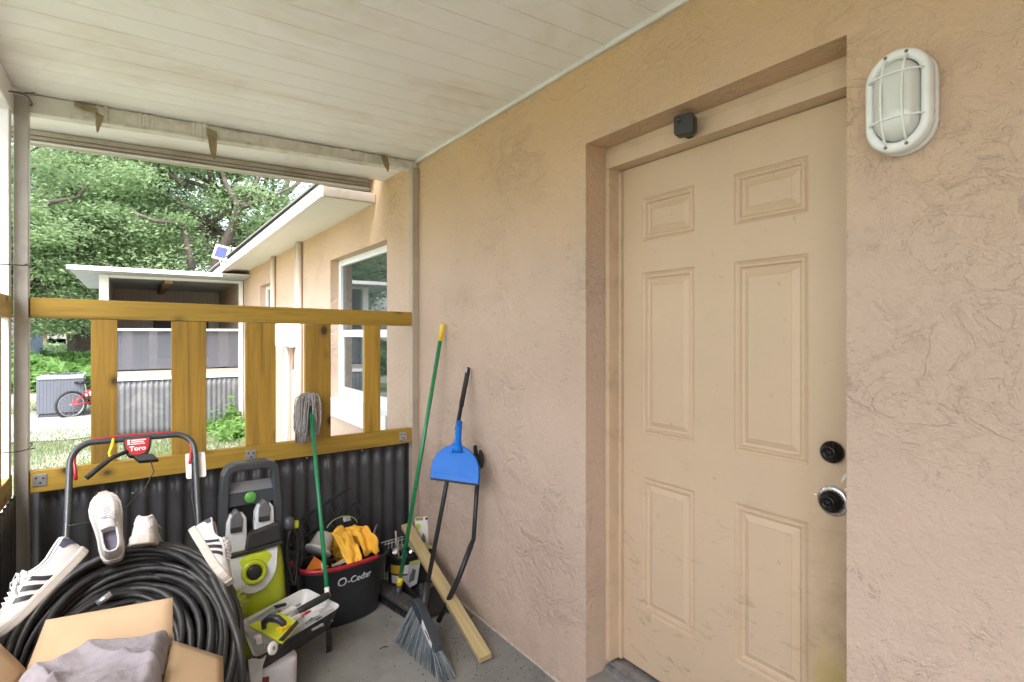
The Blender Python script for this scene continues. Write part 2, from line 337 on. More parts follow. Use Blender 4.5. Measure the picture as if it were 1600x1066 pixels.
# door
def rect_loop(y0,y1,z0,z1,x): return [(x,y0,z0),(x,y1,z0),(x,y1,z1),(x,y0,z1)]
def make_door():
    DY0,DY1,DZ0,DZ1=.703,1.626,.152,2.161
    P=[(.858,1.106,1.855,2.026),(1.265,1.514,1.855,2.026),(.858,1.106,1.093,1.731),(1.265,1.514,1.093,1.731),(.858,1.106,.384,.921),(1.265,1.514,.384,.921)]
    g=G(); ys=[DY0,.858,1.106,1.265,1.514,DY1]; zs=[DZ0,.384,.921,1.093,1.731,1.855,2.026,DZ1]
    for i in range(5):
        for j in range(7):
            if i in (1,3) and j in (1,3,5): continue
            g.quad((XD,ys[i],zs[j]),(XD,ys[i+1],zs[j]),(XD,ys[i+1],zs[j+1]),(XD,ys[i],zs[j+1]))
    prof=[(0,0),(.003,.004),(.009,.0075),(.013,.0022),(.020,.0015),(.025,.009),(.032,.0115),(.052,.003),(.0545,.0042)]
    for y0,y1,z0,z1 in P:
        for (o0,d0),(o1,d1) in zip(prof[:-1],prof[1:]):
            a=rect_loop(y0+o0,y1-o0,z0+o0,z1-o0,XD+d0); c=rect_loop(y0+o1,y1-o1,z0+o1,z1-o1,XD+d1)
            for k in range(4): g.quad(a[k],a[(k+1)%4],c[(k+1)%4],c[k])
        o,d=prof[-1]; g.quad(*rect_loop(y0+o,y1-o,z0+o,z1-o,XD+d))
    xb=XD+.044
    for a,b_ in (((DY0,DZ0),(DY1,DZ0)),((DY1,DZ0),(DY1,DZ1)),((DY1,DZ1),(DY0,DZ1)),((DY0,DZ1),(DY0,DZ0))):
        g.quad((XD,*a),(XD,*b_),(xb,*b_),(xb,*a))
    g.quad(*rect_loop(DY0,DY1,DZ0,DZ1,xb))
    # door paint with hand grime near the lock edge and kick scuffs
    m,t,b=newmat('grimy_door_paint'); co=objco(t)
    c=ramp(t,noise(t,co,1.6,4),[(.3,(.545,.405,.28)),(.7,(.59,.44,.305))])
    sep=N(t,'ShaderNodeSeparateXYZ'); t.links.new(N(t,'ShaderNodeNewGeometry').outputs['Position'],sep.inputs[0])
    yl=ramp(t,sep.outputs[1],[(.70,1),(.80,.75),(.85,.55),(.93,0)]); zl=ramp(t,sep.outputs[2],[(.15,1),(.95,.8),(1.0,0)])
    # z below ~1.2m dirtier: scale
    zz=N(t,'ShaderNodeMapRange'); zz.inputs['From Min'].default_value=.3; zz.inputs['From Max'].default_value=1.45; zz.inputs['To Min'].default_value=1; zz.inputs['To Max'].default_value=0
    t.links.new(sep.outputs[2],zz.inputs['Value'])
    mu=N(t,'ShaderNodeMath',operation='MULTIPLY'); t.links.new(yl,mu.inputs[0]); t.links.new(zz.outputs[0],mu.inputs[1])
    mu2=N(t,'ShaderNodeMath',operation='MULTIPLY'); t.links.new(mu.outputs[0],mu2.inputs[0]); t.links.new(ramp(t,noise(t,co,7,7,.65,.4),[(.3,.35),(.6,1)]),mu2.inputs[1])
    c=mixc(t,mu2.outputs[0],c,(.30,.20,.085))
    yy=ramp(t,sep.outputs[1],[(.70,1),(.82,.9),(.855,0)]); zy=ramp(t,sep.outputs[2],[(.0,1),(.50,.75),(.62,0)]); q=N(t,'ShaderNodeMath',operation='MULTIPLY'); t.links.new(yy,q.inputs[0]); t.links.new(zy,q.inputs[1]); q2=N(t,'ShaderNodeMath',operation='MULTIPLY'); t.links.new(q.outputs[0],q2.inputs[0]); q2.inputs[1].default_value=.7; c=mixc(t,q2.outputs[0],c,(.48,.36,.10))
    sc=ramp(t,noise(t,mapping(t,co,(1,2,5),(R(35),0,0)),5,8,.7,.6),[(.56,0),(.72,.85)])
    zk=N(t,'ShaderNodeMapRange'); zk.inputs['From Min'].default_value=.2; zk.inputs['From Max'].default_value=1.0; zk.inputs['To Min'].default_value=1; zk.inputs['To Max'].default_value=.12
    t.links.new(sep.outputs[2],zk.inputs['Value'])
    m3=N(t,'ShaderNodeMath',operation='MULTIPLY'); t.links.new(sc,m3.inputs[0]); t.links.new(zk.outputs[0],m3.inputs[1])
    c=mixc(t,m3.outputs[0],c,(.20,.14,.08))
    c=mixc(t,ramp(t,noise(t,co,24,3,.5),[(.70,0),(.76,.5)]),c,(.35,.24,.15))
    t.links.new(c,b.inputs['Base Color']); b.inputs['Roughness'].default_value=.46; bump(t,b,noise(t,mapping(t,co,(1,1,.12)),160,3),.3,.0008)
    d=g.build('door',m,house)
    tag(d,'tan six-panel entry door with grimy lock edge')
    mk=M('oil_rubbed_bronze',(.016,.014,.014),.3,.2,30,metal=.6); ms=M('satin_nickel',(.60,.59,.57),.28,.1,20,metal=.9)
    for z,nm,lab in ((1.147,'deadbolt','dark round deadbolt'),(1.005,'door_knob','dark round knob on a bare silver ring')):
        y=.786
        if nm=='door_knob': G().lathe([(.0,0),(.041,0),(.0435,.004),(.042,.0075),(.034,.0085)],(XD-.0,y,z),(-1,0,0),40).build('rose_plate',ms,d,smooth=True)
        p=[(.031,.002),(.0325,.006),(.032,.012),(.029,.02),(.024,.024),(.0215,.026),(.0215,.030),(.019,.033),(.012,.034),(.0115,.0325),(.006,.0325),(.0055,.035),(0,.0355)]
        k=G().lathe(p if nm=='deadbolt' else [(r*1.0,h+.006) for r,h in p],(XD,y,z),(-1,0,0),40).build(nm,mk,d,smooth=True); tag(k,lab)
    # worn paint patches
    mp=M('bare_primer',(.70,.68,.64),.6)
    random.seed(9)
    def chip(y,z,a,b_,rot):
        pts=[]; 
        for i in range(12):
            t_=i/12*math.tau; r=random.uniform(.75,1.15); u=a*math.cos(t_)*r; v=b_*math.sin(t_)*r
            pts.append((y+u*math.cos(rot)-v*math.sin(rot),z+u*math.sin(rot)+v*math.cos(rot)))
        return G().prism(pts,(XD-.0006,0,0),(0,1,0),(0,0,1),(.0006,0,0))
    chip(.758,1.078,.004,.017,R(25)).build('paint_chip',mp,d); chip(.838,1.012,.004,.003,0).build('paint_chip',mp,d)
    chip(.752,1.045,.006,.004,.5).build('paint_chip',mp,d)
    return d
door=make_door()
# hinge-side gap and frame
FY0,FY1,FZ1=.672,1.651,2.222
g=G()
x0,x1=XF,XD+.05
g.bx((x0,1.628,.15),(x1,FY1-.001,2.163)); g.bx((x0,FY0+.001,.15),(x1,.7,2.163)); g.bx((x0,FY0+.001,2.1635),(x1,FY1-.001,FZ1))
g.bx((XD-.016,1.6285,.15),(XD-.001,1.614,2.150)); g.bx((XD-.016,.700,.15),(XD-.001,.712,2.150)) if False else None
g.build('door_frame',m_frame,house,bevel=.002)
G().bx((XF+.006,FY0+.001,2.2225),(XD,FY1-.001,2.249)).build('frame_shim',m_frame,house)
G().bx((XF-.002,1.6295,2.156),(XD-.02,1.6345,2.1568)).build('weather_strip',m_blackm,house)
g=G()
g.bx((XD-.002,1.6262,.16),(XD+.01,1.6279,1.2))
g.build('hinge_gap',m_blackm,house)
# threshold and ledge
m_ts=M('mill_threshold',(.30,.30,.31),.38,.15,14,metal=.5,dirt=.6,dirtcol=(.1,.09,.08),dscale=16)
g=G(); pr=[(0,0),(.006,.012),(.012,.013),(.014,.018),(.03,.02),(.032,.03),(.048,.034),(.052,.030),(.12,.030),(.12,0)]
g.prism([(x,z) for x,z in pr],(XF-.012,.673,.110),(1,0,0),(0,0,1),(0,.977,0)); g.build('threshold',m_ts,house)
G().bx((XW-.004,.674,.02),(XD+.06,1.649,.1095)).build('door_ledge',m_conc,house,bevel=.004)

# windows (frame > pane, sashes)
def window(y0,y1,z0,z1,mid):
    X=XW+.075; fw=.055
    g=G(); g.bx((X,y0,z0),(X+.05,y0+fw,z1)); g.bx((X,y1-fw,z0),(X+.05,y1,z1)); g.bx((X,y0+fw,z1-fw),(X+.05,y1-fw,z1)); g.bx((X,y0+fw,z0),(X+.05,y1-fw,z0+fw))
    w_=g.build('window',m_vinyl,house,bevel=.004); 
    if mid:
        G().bx((X+.008,y0+fw,mid-.03),(X+.04,y1-fw,mid+.03)).build('meeting_rail',m_vinyl,w_,bevel=.003)
        s=G(); 
        for a,b_ in (((y0+fw),(y0+fw+.03)),((y1-fw-.035),(y1-fw))): s.bx((X+.012,a,z0+fw),(X+.036,b_,mid-.03))
        s.bx((X+.012,y0+fw+.03,z0+fw),(X+.036,y1-fw-.035,z0+fw+.045)); s.build('sash',m_vinyl,w_,bevel=.003)
    G().bx((X+.026,y0+fw+.001,z0+fw+.001),(X+.030,y1-fw-.001,z1-fw-.001)).build('pane',m_glass,w_)
    return w_
W1=window(3.742,5.098,.905,2.158,1.49)
G().bx((XW-.012,3.742,.745),(XW+.118,5.098,.903)).build('sill',m_vinyl,W1,bevel=.004)
window(7.622,8.448,1.352,2.158,None)
# conduits on the wall, electrical box
m_cream=M('cream_pvc',(.66,.56,.45),.5,.05,8)
for y,rr,z0 in ((6.10,.030,.0),(6.28,.018,.0),(7.42,.028,.0),(7.56,.016,0)):
    G().tube([(XW-rr-.004,y,z0),(XW-rr-.004,y,2.455)],rr,12).build('conduit',m_cream,house,smooth=True)
eb=thing('meter_box','cream metal electrical box fixed to the stucco wall beside the pipes','electrical box',(XW,5.9,1.4))
G().bx((XW-.11,6.44,1.35),(XW-.005,6.92,1.60)).build('box_body',m_vinyl,eb,bevel=.006)
G().bx((XW-.118,6.46,1.365),(XW-.1105,6.90,1.585)).build('box_door',m_vinyl,eb,bevel=.003)
G().bx((XW-.09,6.20,1.34),(XW-.005,6.375,1.52)).build('side_box',m_cream,eb,bevel=.004)
G().tube([(XW-.05,6.6,1.35),(XW-.05,6.6,.1)],.022,12).build('pipe',m_vinyl,eb,smooth=True)
G().tube([(XW-.05,6.28,1.34),(XW-.05,6.3,1.1)],.012,8).build('cable',M('rusty_pipe',(.25,.15,.1),.8),eb)
# house eave: soffit, fascia, roof
m_soff,_t,_b=newmat('soffit_boards'); _co=objco(_t)
_w=N(_t,'ShaderNodeTexWave',wave_type='BANDS',bands_direction='Y',wave_profile='SAW'); _w.inputs['Scale'].default_value=3.9; _t.links.new(_co,_w.inputs['Vector'])
_c=mixc(_t,ramp(_t,_w.outputs['Fac'],[(.0,1),(.05,0),(.97,0),(1,1)]),(.78,.75,.70),(.45,.42,.38)); _t.links.new(_c,_b.inputs['Base Color'])
G().add([(1.118,3.99,2.462),(XW-.001,3.99,2.462),(XW-.001,16,2.462),(1.118,16,2.365),(1.118,3.99,2.474),(XW-.001,3.99,2.474),(XW-.001,16,2.474),(1.118,16,2.377)],[(0,3,2,1),(4,5,6,7),(0,1,5,4),(1,2,6,5),(2,3,7,6),(3,0,4,7)]).build('soffit',m_soff,house)
slopey(G(),1.094,1.116,3.96,16,2.452,2.548,2.35,2.45).build('fascia',m_vinyl,house,bevel=.003)
G().bx((1.1165,3.955,2.462),(XW-.004,3.985,2.532)).build('rake_board',m_fascia,house,bevel=.003)
m_shing=M('grey_shingles',(.24,.225,.22),.9,.25,30,bs=.5,bscale=50,bd=.004)
g=G(); g.prism([(1.075,2.551),(1.075,2.566),(5.0,4.05),(8.9,2.585),(8.9,2.552),(5.0,4.01)],(0,3.95,0),(1,0,0),(0,0,1),(0,12.2,0)); g.build('roof',m_shing,house)

# ---------------- porch roof ----------------
porch=thing('porch_roof','white boarded porch ceiling with stained panels and peeling front beam','porch roof',(.5,0,2.6))
def cz(x): return 2.587+.016*(x-XW)
g=G(); pitch=.1265; y=3.80; 
while y>-3.2:
    y2=y-pitch
    g.quad((XL-.35,y,cz(XL-.35)),(XW,y,cz(XW)),(XW,y2+.004,cz(XW)),(XL-.35,y2+.004,cz(XL-.35)))
    g.quad((XL-.35,y2+.004,cz(XL-.35)),(XW,y2+.004,cz(XW)),(XW,y2+.003,cz(XW)+.006),(XL-.35,y2+.003,cz(XL-.35)+.006))
    g.quad((XL-.35,y2+.003,cz(XL-.35)+.006),(XW,y2+.003,cz(XW)+.006),(XW,y2,cz(XW)+.006),(XL-.35,y2,cz(XL-.35)+.006))
    g.quad((XL-.35,y2,cz(XL-.35)+.006),(XW,y2,cz(XW)+.006),(XW,y2,cz(XW)),(XL-.35,y2,cz(XL-.35)))
    y=y2
me=bpy.data.meshes.new('ceiling'); me.from_pydata(g.v,[],g.f); fin(me,'ceiling',m_ceil,porch)
g=G(); g.prism([(XL-.36,2.60),(XW+.0,2.63),(XW+.0,2.70),(XL-.36,2.67)],(0,-3.2,0),(1,0,0),(0,0,1),(0,7.0,0)); g.build('roof_panel',m_white,porch)
# wall trim at ceiling
G().beam((XW-.009,-3.2,cz(XW)-.008),(XW-.009,YF-.02,cz(XW)-.008),.016,.018).build('wall_trim',m_white,porch,bevel=.003)
def hb(y0,y1,dz0,dz1): # header running across, following its sag
    zl,zr=2.555,2.585
    g=G(); a=XL-.02; b_=XW-.002
    vs=[(a,y0,zl-dz0-.03),(b_,y0,zr-dz0),(b_,y1,zr-dz0),(a,y1,zl-dz0-.03),(a,y0,zl-dz1),(b_,y0,zr-dz1),(b_,y1,zr-dz1),(a,y1,zl-dz1)]
    return g.add(vs,[(0,3,2,1),(4,5,6,7),(0,1,5,4),(1,2,6,5),(2,3,7,6),(3,0,4,7)])
m_peel=M('peeling_white_paint',(.66,.64,.59),.6,.12,9,bs=.6,bscale=30,bd=.003,dirt=.8,dirtcol=(.33,.27,.18),dscale=5)
hdr=hb(YF-.02,YF+.045,.056,.003).build('header_beam',m_peel,porch,bevel=.003)
# outer fascia channel, stepped
m_dkline=M('channel_shadow_line',(.2,.17,.13),.6)
g=G()
a_,b_=XL-.36,XW-.11; slope(g,a_,b_,3.80,3.83,2.49,2.60,2.522,2.60); slope(g,a_,b_-.005,3.785,3.7995,2.522,2.548,2.552,2.578); slope(g,a_,b_-.005,3.790,3.7995,2.500,2.519,2.530,2.549); slope(g,a_,b_,3.772,3.84,2.478,2.488,2.508,2.5205)
g.build('fascia',m_fascia,porch,bevel=.0015)
slope(G(),XL-.36,XW-.12,3.766,3.7715,2.475,2.485,2.505,2.515).build('drip_edge',m_white,porch)
# left side roof beam
G().bx((XL-.07,-3.0,2.44),(XL-.01,YF-.04,2.552)).build('side_beam',m_white,porch,bevel=.004)
# peeling tape pieces on the header
m_tape=M('stiff_old_tape',(.60,.57,.51),.6,.12,25,bs=.5,bscale=60,bd=.002,dirt=.6,dirtcol=(.38,.31,.20),dscale=10)
m_flap=M('curled_tape_back',(.30,.24,.13),.7,.2,25,bs=.5,bscale=60,bd=.002)
def tape(pts,wd,nm='tape_strip',side=(0,0,1),mat=None):
    g=G(); side=Vector(side).normalized()
    n=len(pts)
    for i,(p,ww) in enumerate(zip(pts,wd)):
        p=Vector(p); j=Vector((random.uniform(-.002,.002),0,random.uniform(-.003,.003)))
        g.v+= [tuple(p+side*ww/2+j),tuple(p-side*ww/2-j)]
    g.f=[(2*i,2*i+1,2*i+3,2*i+2) for i in range(n-1)]
    return g.build(nm,mat or m_tape,porch,solid=.0018)
random.seed(5)
def hz(px):  # world X on header front for a pixel column, and mid height there
    p=at(px,300,Y=YF-.022); t=(p.x-XL)/(XW-XL); return p.x,2.512+.047*t
for px0,px1,w_ in ((128,330,.05),(345,420,.042),(430,520,.045),(528,585,.05),(150,168,.075),(205,240,.07),(300,325,.075)):
    x0,z0=hz(px0); x1,z1=hz(px1); n=14
    tape([(x0+(x1-x0)*i/n,YF-.024-random.uniform(0,.004)-(.004 if px1-px0<50 else 0),z0+(z1-z0)*i/n+random.uniform(-.003,.003)) for i in range(n+1)],[w_*random.uniform(.8,1.1) for _ in range(n+1)])
def flap(px,py0,py1,w0,curl,dx=0):
    pts=[];n=9
    for i in range(n+1):
        t=i/n; py=py0+(py1-py0)*t
        p=at(px+dx*t,py,Y=YF-.03-curl*math.sin(t*2.4)*.5-.02*t); pts.append(p)
    tape(pts,[w0*(1-.75*(i/n)**2) for i in range(n+1)],side=(1,.25,0),mat=m_flap)
flap(331,203,249,.048,.05,3); flap(156,178,207,.03,.04,-4); flap(600,243,268,.05,.06,6); flap(128,163,172,.03,.02,24)
tape([at(116,162,Y=YF-.028),at(132,168,Y=YF-.04),at(150,174,Y=YF-.045)],[.022,.028,.02],side=(.2,0,1),mat=m_flap)

# ---------------- posts ----------------
def post(x0,x1,y0,y1,z0,z1,mat,label):
    g=G(); g.bx((x0,y0,z0),(x1,y1,z1)); o=g.build('porch_post',mat,bevel=.003); tag(o,label,'post'); return o
m_postw=M('white_weathered',(.80,.80,.83),.45,.05,5,dirt=.3,dirtcol=(.4,.38,.4),dscale=5)
post(XL-.012,XL+.038,YF-.05,YF+.0,0,2.53,m_alu,'grey aluminium corner post tied to the white post beside it')
post(XL-.072,XL-.016,YF-.125,YF-.065,0,2.49,m_postw,'white outer post at the far left, strapped to the grey corner post')
post(XW-.047,XW-.001,YF-.045,YF+.01,0,2.535,M('tan_post',(.44,.36,.29),.5,.08,5,dirt=.3,dirtcol=(.2,.14,.08)),'slim tan post against the stucco wall, right end of the wooden railing')
for z,nm in ((2.50,'highest, just under the ceiling beam'),(1.78,'middle, just above the top rail'),(1.0,'lowest, near the bottom rail')):
    zc=z
    c=Vector((XL-.015,YF-.09,zc)); pts=[]
    for i in range(24):
        a=i/24*math.tau; q=(abs(math.cos(a))**.5*math.copysign(1,math.cos(a)),abs(math.sin(a))**.5*math.copysign(1,math.sin(a)))
        pts.append(c+Vector((q[0]*.066+.0,q[1]*.088,.004*math.sin(a))))
    o=G().tube(pts,.0026,6,closed=True)
    o.tube([c+Vector((.055,-.088,0)),c+Vector((.09,-.10,.006))],.0022,6)
    tag(o.build('zip_tie',m_black,smooth=True),'thin black zip tie round the left corner posts, '+nm,'zip tie','zip ties on the corner posts')

# ---------------- railings ----------------
m_woodx=wood('stained_pine_across',(.385,.235,.030),0); m_woody=wood('stained_pine_along',(.42,.29,.07),1); m_woodz=wood('stained_pine_upright',(.375,.215,.028),2,dark=.55)
def corr(p,q,z0,z1,amp,per,nrm,th=0,bend=0):
    p=Vector(p);q=Vector(q);L=(q-p).length;n=int(L/per*8);nrm=Vector(nrm);g=G()
    for i in range(n+1):
        s=i/n*L; ph=math.sin(s/per*math.tau); sh=max(-1,min(1,ph*1.5))
        c=p+(q-p)*(i/n)+nrm*(sh*amp)
        for j in range(7):
            t=j/6; zt=z1[0]+(z1[1]-z1[0])*i/n
            g.v.append((c.x+nrm.x*bend*math.sin(t*3)*.5,c.y+nrm.y*bend*math.sin(s*3+t*2),z0+(zt-z0)*t))
    for i in range(n):
        for j in range(6): a=i*7+j; g.f.append((a,a+1,a+8,a+7))
    return g
rail=thing('wooden_railing','yellow stained wooden railing with wide uprights above black corrugated metal','railing',(.5,YF,0))
L_=XL+.04; R_=XW-.048
def srail(zl0,zl1,zr0,zr1,y0,y1,nm):
    g=G(); g.add([(L_,y0,zl0),(R_,y0,zr0),(R_,y1,zr0),(L_,y1,zl0),(L_,y0,zl1),(R_,y0,zr1),(R_,y1,zr1),(L_,y1,zl1)],[(0,3,2,1),(4,5,6,7),(0,1,5,4),(1,2,6,5),(2,3,7,6),(3,0,4,7)])
    return g.build(nm,m_woodx,rail,bevel=.003)
srail(1.560,1.650,1.536,1.624,YF-.038,YF,'top_rail'); srail(.783,.880,.806,.898,YF-.038,YF,'bottom_rail')
for a,b_ in ((142,183.5),(268,322.5),(384,430),(477,517),(570,594.5)):
    x0=at(a,600,Y=YF-.034).x; x1=at(b_,600,Y=YF-.034).x; t=((x0+x1)/2-L_)/(R_-L_)
    G().bx((x0,YF-.034,.8805+.018*t),(x1,YF-.003,1.5595-.024*t)).build('upright',m_woodz,rail,bevel=.002)
cp=corr((XL+.02,YF+.025,0),(XW-.005,YF+.025,0),.0,(.803,.818),.009,.076,(0,1,0)).build('corrugated_panel',m_dkmetal,rail,smooth=True,solid=.0012)
# bright cut edge along the sheet
n=220; pts=[]
for i in range(n+1):
    s=i/n*(XW-.005-XL-.02); pts.append((XL+.02+s,YF+.025+max(-1,min(1,math.sin(s/.076*math.tau)*1.5))*.009,.8035+.015*i/n))
G().tube(pts,.0026,5).build('sheet_edge',M('bare_edge',(.5,.48,.46),.5,.2,30,metal=.3),cp)
random.seed(2)
for px,py in ((62,752),(208,771),(392,712),(480,716),(566,704),(630,682)):
    if px in (62,392,630):
        p=at(px,py,Y=YF-.04); g=G(); g.bx((p.x-.024,YF-.0415,p.z-.022),(p.x+.024,YF-.0385,p.z+.03)); g.bx((p.x-.024,YF-.09,p.z-.024),(p.x+.024,YF-.0385,p.z-.021)) if px==630 else None
        bk=g.build('bracket',m_galv,rail,bevel=.001)
        for dx,dz in ((-.012,.014),(.012,.012),(.002,-.008)): G().lathe([(.0045,0),(.004,.0012),(0,.0015)],(p.x+dx,YF-.0415,p.z+dz),(0,-1,0),10).build('screw',m_blackm,bk)
    else:
        p=at(px,py,Y=YF+.012); G().lathe([(.007,0),(.007,.003),(.004,.007),(0,.008)],(p.x,YF+.014,p.z),(0,-1,0),12).build('panel_screw',m_screw,rail)
side=thing('side_railing','wooden side railing over black corrugated metal at the left edge, running towards the viewer','railing',(XL,2,0))
ya,yb=.1,YF-.06
G().bx((XL-.045,ya,1.556),(XL-.014,yb-.0,1.650)).build('top_rail',m_woody,side,bevel=.003)
G().bx((XL-.045,ya,.785),(XL-.014,yb,.880)).build('bottom_rail',m_woody,side,bevel=.003)
for y in (2.925,2.55,2.15,1.75,1.3,.9,.45): G().bx((XL-.043,y-.055,.881),(XL-.016,y+.035,1.555)).build('upright',m_woodz,side,bevel=.002)
corr((XL-.005,ya,0),(XL-.005,YF-.06,0),.0,(.79,.79),.007,.076,(1,0,0)).build('corrugated_panel',m_dkmetal,side,smooth=True,solid=.0012)
post(XL-.055,XL-.005,ya-.06,ya-.005,0,2.44,m_alu,'grey aluminium post at the near end of the side railing')
# paper tag wrapped on the white post
tg=G().grid(lambda u,v:(XL-.071+.052*u,YF-.1185-.004*math.sin(3*u),1.655+.11*v+.006*math.sin(4*u)),8,6).build('plastic_wrap',M('clear_wrap',(.75,.76,.82),.2,.1,8,spec=.7),smooth=True,solid=.0008)
tag(tg,'scrap of pale plastic wrap stuck on the white post above the side rail','plastic wrap')

# ---------------- wall lamp and camera ----------------
def superell(a,b_,n,e): return [(a*math.copysign(abs(math.cos(t))**(2/e),math.cos(t)),b_*math.copysign(abs(math.sin(t))**(2/e),math.sin(t))) for t in [i/n*math.tau for i in range(n)]]
def stadium(w_,h_,n=16):   # width w_, height h_ (full), round ends
    r=w_/2; k=h_/2-r; p=[]
    for i in range(n+1): a=math.pi*i/n; p.append((r*math.cos(a),k+r*math.sin(a)))
    for i in range(n+1): a=math.pi+math.pi*i/n; p.append((r*math.cos(a),-k+r*math.sin(a)))
    return p
def loft_out(loops,cap0=True,cap1=True):
    g=G(); n=len(loops[0])
    for lp in loops: g.v+= [tuple(p) for p in lp]
    for i in range(len(loops)-1):
        for k in range(n): g.f.append((i*n+k,i*n+(k+1)%n,(i+1)*n+(k+1)%n,(i+1)*n+k))
    if cap0: g.f.append(tuple(range(n))[::-1])
    if cap1: g.f.append(tuple(range((len(loops)-1)*n,len(loops)*n)))
    return g
LY,LZ=.541,2.024
lamp=thing('wall_lamp','white oval bulkhead lamp with wire cage on the stucco wall beside the door','wall lamp',(XW,LY,LZ))
m_lw=M('white_lamp_plastic',(.78,.79,.79),.35,.04,6,dirt=.15,dirtcol=(.4,.35,.3),dscale=14)
def st(w_,h_,x): return [(XW-x,LY-a,LZ+b_) for a,b_ in stadium(w_*.95,h_*.97)]
loft_out([st(.140,.242,-.002),st(.141,.243,.012),st(.137,.240,.017),st(.128,.231,.018),st(.128,.231,.024),st(.138,.241,.026),st(.140,.243,.034),st(.139,.242,.050),st(.130,.233,.056),st(.110,.211,.057),st(.098,.196,.052),st(.096,.194,.036)],cap1=False).build('housing',m_lw,lamp,smooth=True)
m_fr,_t,_b=newmat('ribbed_glass'); _b.inputs['Base Color'].default_value=(.60,.61,.58,1); _b.inputs['Roughness'].default_value=.22; _b.inputs['Specular IOR Level'].default_value=.6; _b.inputs['Coat Weight'].default_value=.4

loft_out([st(.0955,.192,.037),st(.094,.188,.052),st(.090,.176,.066),st(.074,.150,.075),st(.05,.11,.079),st(.01,.05,.080)]).build('glass_globe',m_fr,lamp,smooth=True)
gc=G()
def arcbar(a0,b0,a1,b1,h): 
    pts=[]
    for i in range(15):
        t=i/14; e=math.sin(math.pi*t)**.55; pts.append((XW-.050-h*e,LY-(a0+(a1-a0)*t),LZ+b0+(b1-b0)*t))
    gc.tube(pts,.0026,8)
for a in (-.021,.021): arcbar(a,-.103,a,.103,.034)
for b_ in (-.046,.055): arcbar(-.058,b_,.058,b_,.032)
gc.build('wire_cage',m_lw,lamp,smooth=True)
for a in (-.021,.021):
    for b_ in (.104,-.104): G().lathe([(.004,0),(.004,.006),(0,.007)],(XW-.052,LY-a,LZ+b_),(-1,0,0),8).build('cage_screw',M('rust_brown',(.22,.17,.13),.8,.3,40),lamp)
camy,camz=1.226,2.197
sc=thing('security_camera','small black cube security camera mounted on the door frame head','security camera',(XF,camy,camz))
def rsq(h,x,n=6,r=.012):
    p=[]
    for cx,cy,a0 in ((1,1,0),(-1,1,90),(-1,-1,180),(1,-1,270)):
        for i in range(n+1): a=R(a0+90*i/n); p.append((cx*(h-r)+r*math.cos(a),cy*(h-r)+r*math.sin(a)))
    return p
ax=Vector((-.92,-.38,-.06)).normalized(); uu=Vector((-.38,.92,0)).normalized(); vv=ax.cross(uu); c0=Vector((XF-.052,camy-.015,camz))
loft_out([[c0+ax*x+uu*a*s_+vv*b_*s_ for a,b_ in rsq(.034,0)] for x,s_ in ((-.022,.9),(-.019,1),(.018,1),(.022,.95),(.0225,.9))]).build('body',m_black,sc,smooth=False,bevel=.001)
G().lathe([(.009,0),(.009,.002),(.007,.0022),(.006,.001),(0,.001)],c0+ax*.0223+uu*.015+vv*(-.015 if vv.z<0 else .015),ax,20).build('lens',M('lens_glass',(.01,.01,.012),.08),sc,smooth=True)
G().lathe([(.028,0),(.028,.008),(.012,.012),(.012,.035)],(XF,camy+.004,camz),ax,24).build('mount',m_black,sc,smooth=True)
# ---------------- the screened porch further along the house ----------------
PY=9.85
sp=thing('screened_porch','screened porch with grey corrugated skirt, white trim and flat roof, beyond the wooden railing','porch',(.6,PY,0))
m_beige=M('beige_panel',(.36,.31,.27),.7,.08,2); m_film,_t,_b=newmat('screen_mesh')
_b.inputs['Base Color'].default_value=(.16,.165,.20,1); _b.inputs['Roughness'].default_value=.5; _b.inputs['Alpha'].default_value=.42
def PX(px,Y=PY): return at(px,500,Y=Y).x
xl,xr=PX(162),XW-.06
g=G(); g.bx((PX(155),PY-.03,0),(PX(170),PY+.07,2.34)); g.build('post',m_vinyl,sp,bevel=.004)
G().bx((xr-.01,PY-.03,0),(xr+.05,PY+.05,2.34)).build('post',m_vinyl,sp,bevel=.004)
G().bx((PX(170)+.005,PY-.012,2.30),(xr-.01,PY+.05,2.34)).build('header',m_vinyl,sp)
# flat roof slab with ribbed underside, projecting left and forwards
rx0=-.70; 
G().bx((rx0,9.22,2.335),(1.12,9.25,2.385)).build('roof_fascia',m_vinyl,sp,bevel=.003)
g=G(); x=rx0
g.bx((rx0,9.2505,2.372),(XW-.003,13.2,2.395)); g.build('roof',m_white,sp)
m_und=M('grey_underside',(.42,.44,.46),.6,.08,3)
g=G(); y=9.27
while y<13.1: g.bx((rx0+.02,y,2.345),(XW-.005,y+.20,2.3715)); y+=.23
g.build('roof_underside',m_und,sp)
G().bx((.42,PY+.055,2.26),(.52,12.9,2.3445)).build('roof_beam',M('brown_beam',(.28,.18,.11),.7),sp)
corr((xl,PY,0),(xr-.02,PY,0),-.03,(.80,.80),.007,.07,(0,-1,0)).build('corrugated_panel',m_gymetal,sp,smooth=True,solid=.0012)
G().bx((xl,PY-.03,.80),(xr-.01,PY+.04,.855)).build('cap_trim',m_vinyl,sp,bevel=.003)
G().bx((xl,PY-.015,.8555),(xr-.01,PY+.035,.935)).build('rail',m_beige,sp,bevel=.003)
G().bx((xl,PY-.02,1.53),(xr-.01,PY+.03,1.565)).build('mid_rail',m_vinyl,sp,bevel=.003)
for a,b_ in ((191,207),(233,246),(342,357)): G().bx((PX(a,PY+.3),PY+.28,.95),(PX(b_,PY+.3),PY+.33,1.55)).build('stud',m_beige,sp,bevel=.002)
G().bx((xl+.01,PY+.05,.956),(xr-.01,PY+.052,1.53)).build('screen',m_film,sp)
G().bx((xl,PY+.06,0),(xl+.05,12.9,2.34)).build('side_frame',M('shade_grey',(.42,.43,.45),.6),sp)
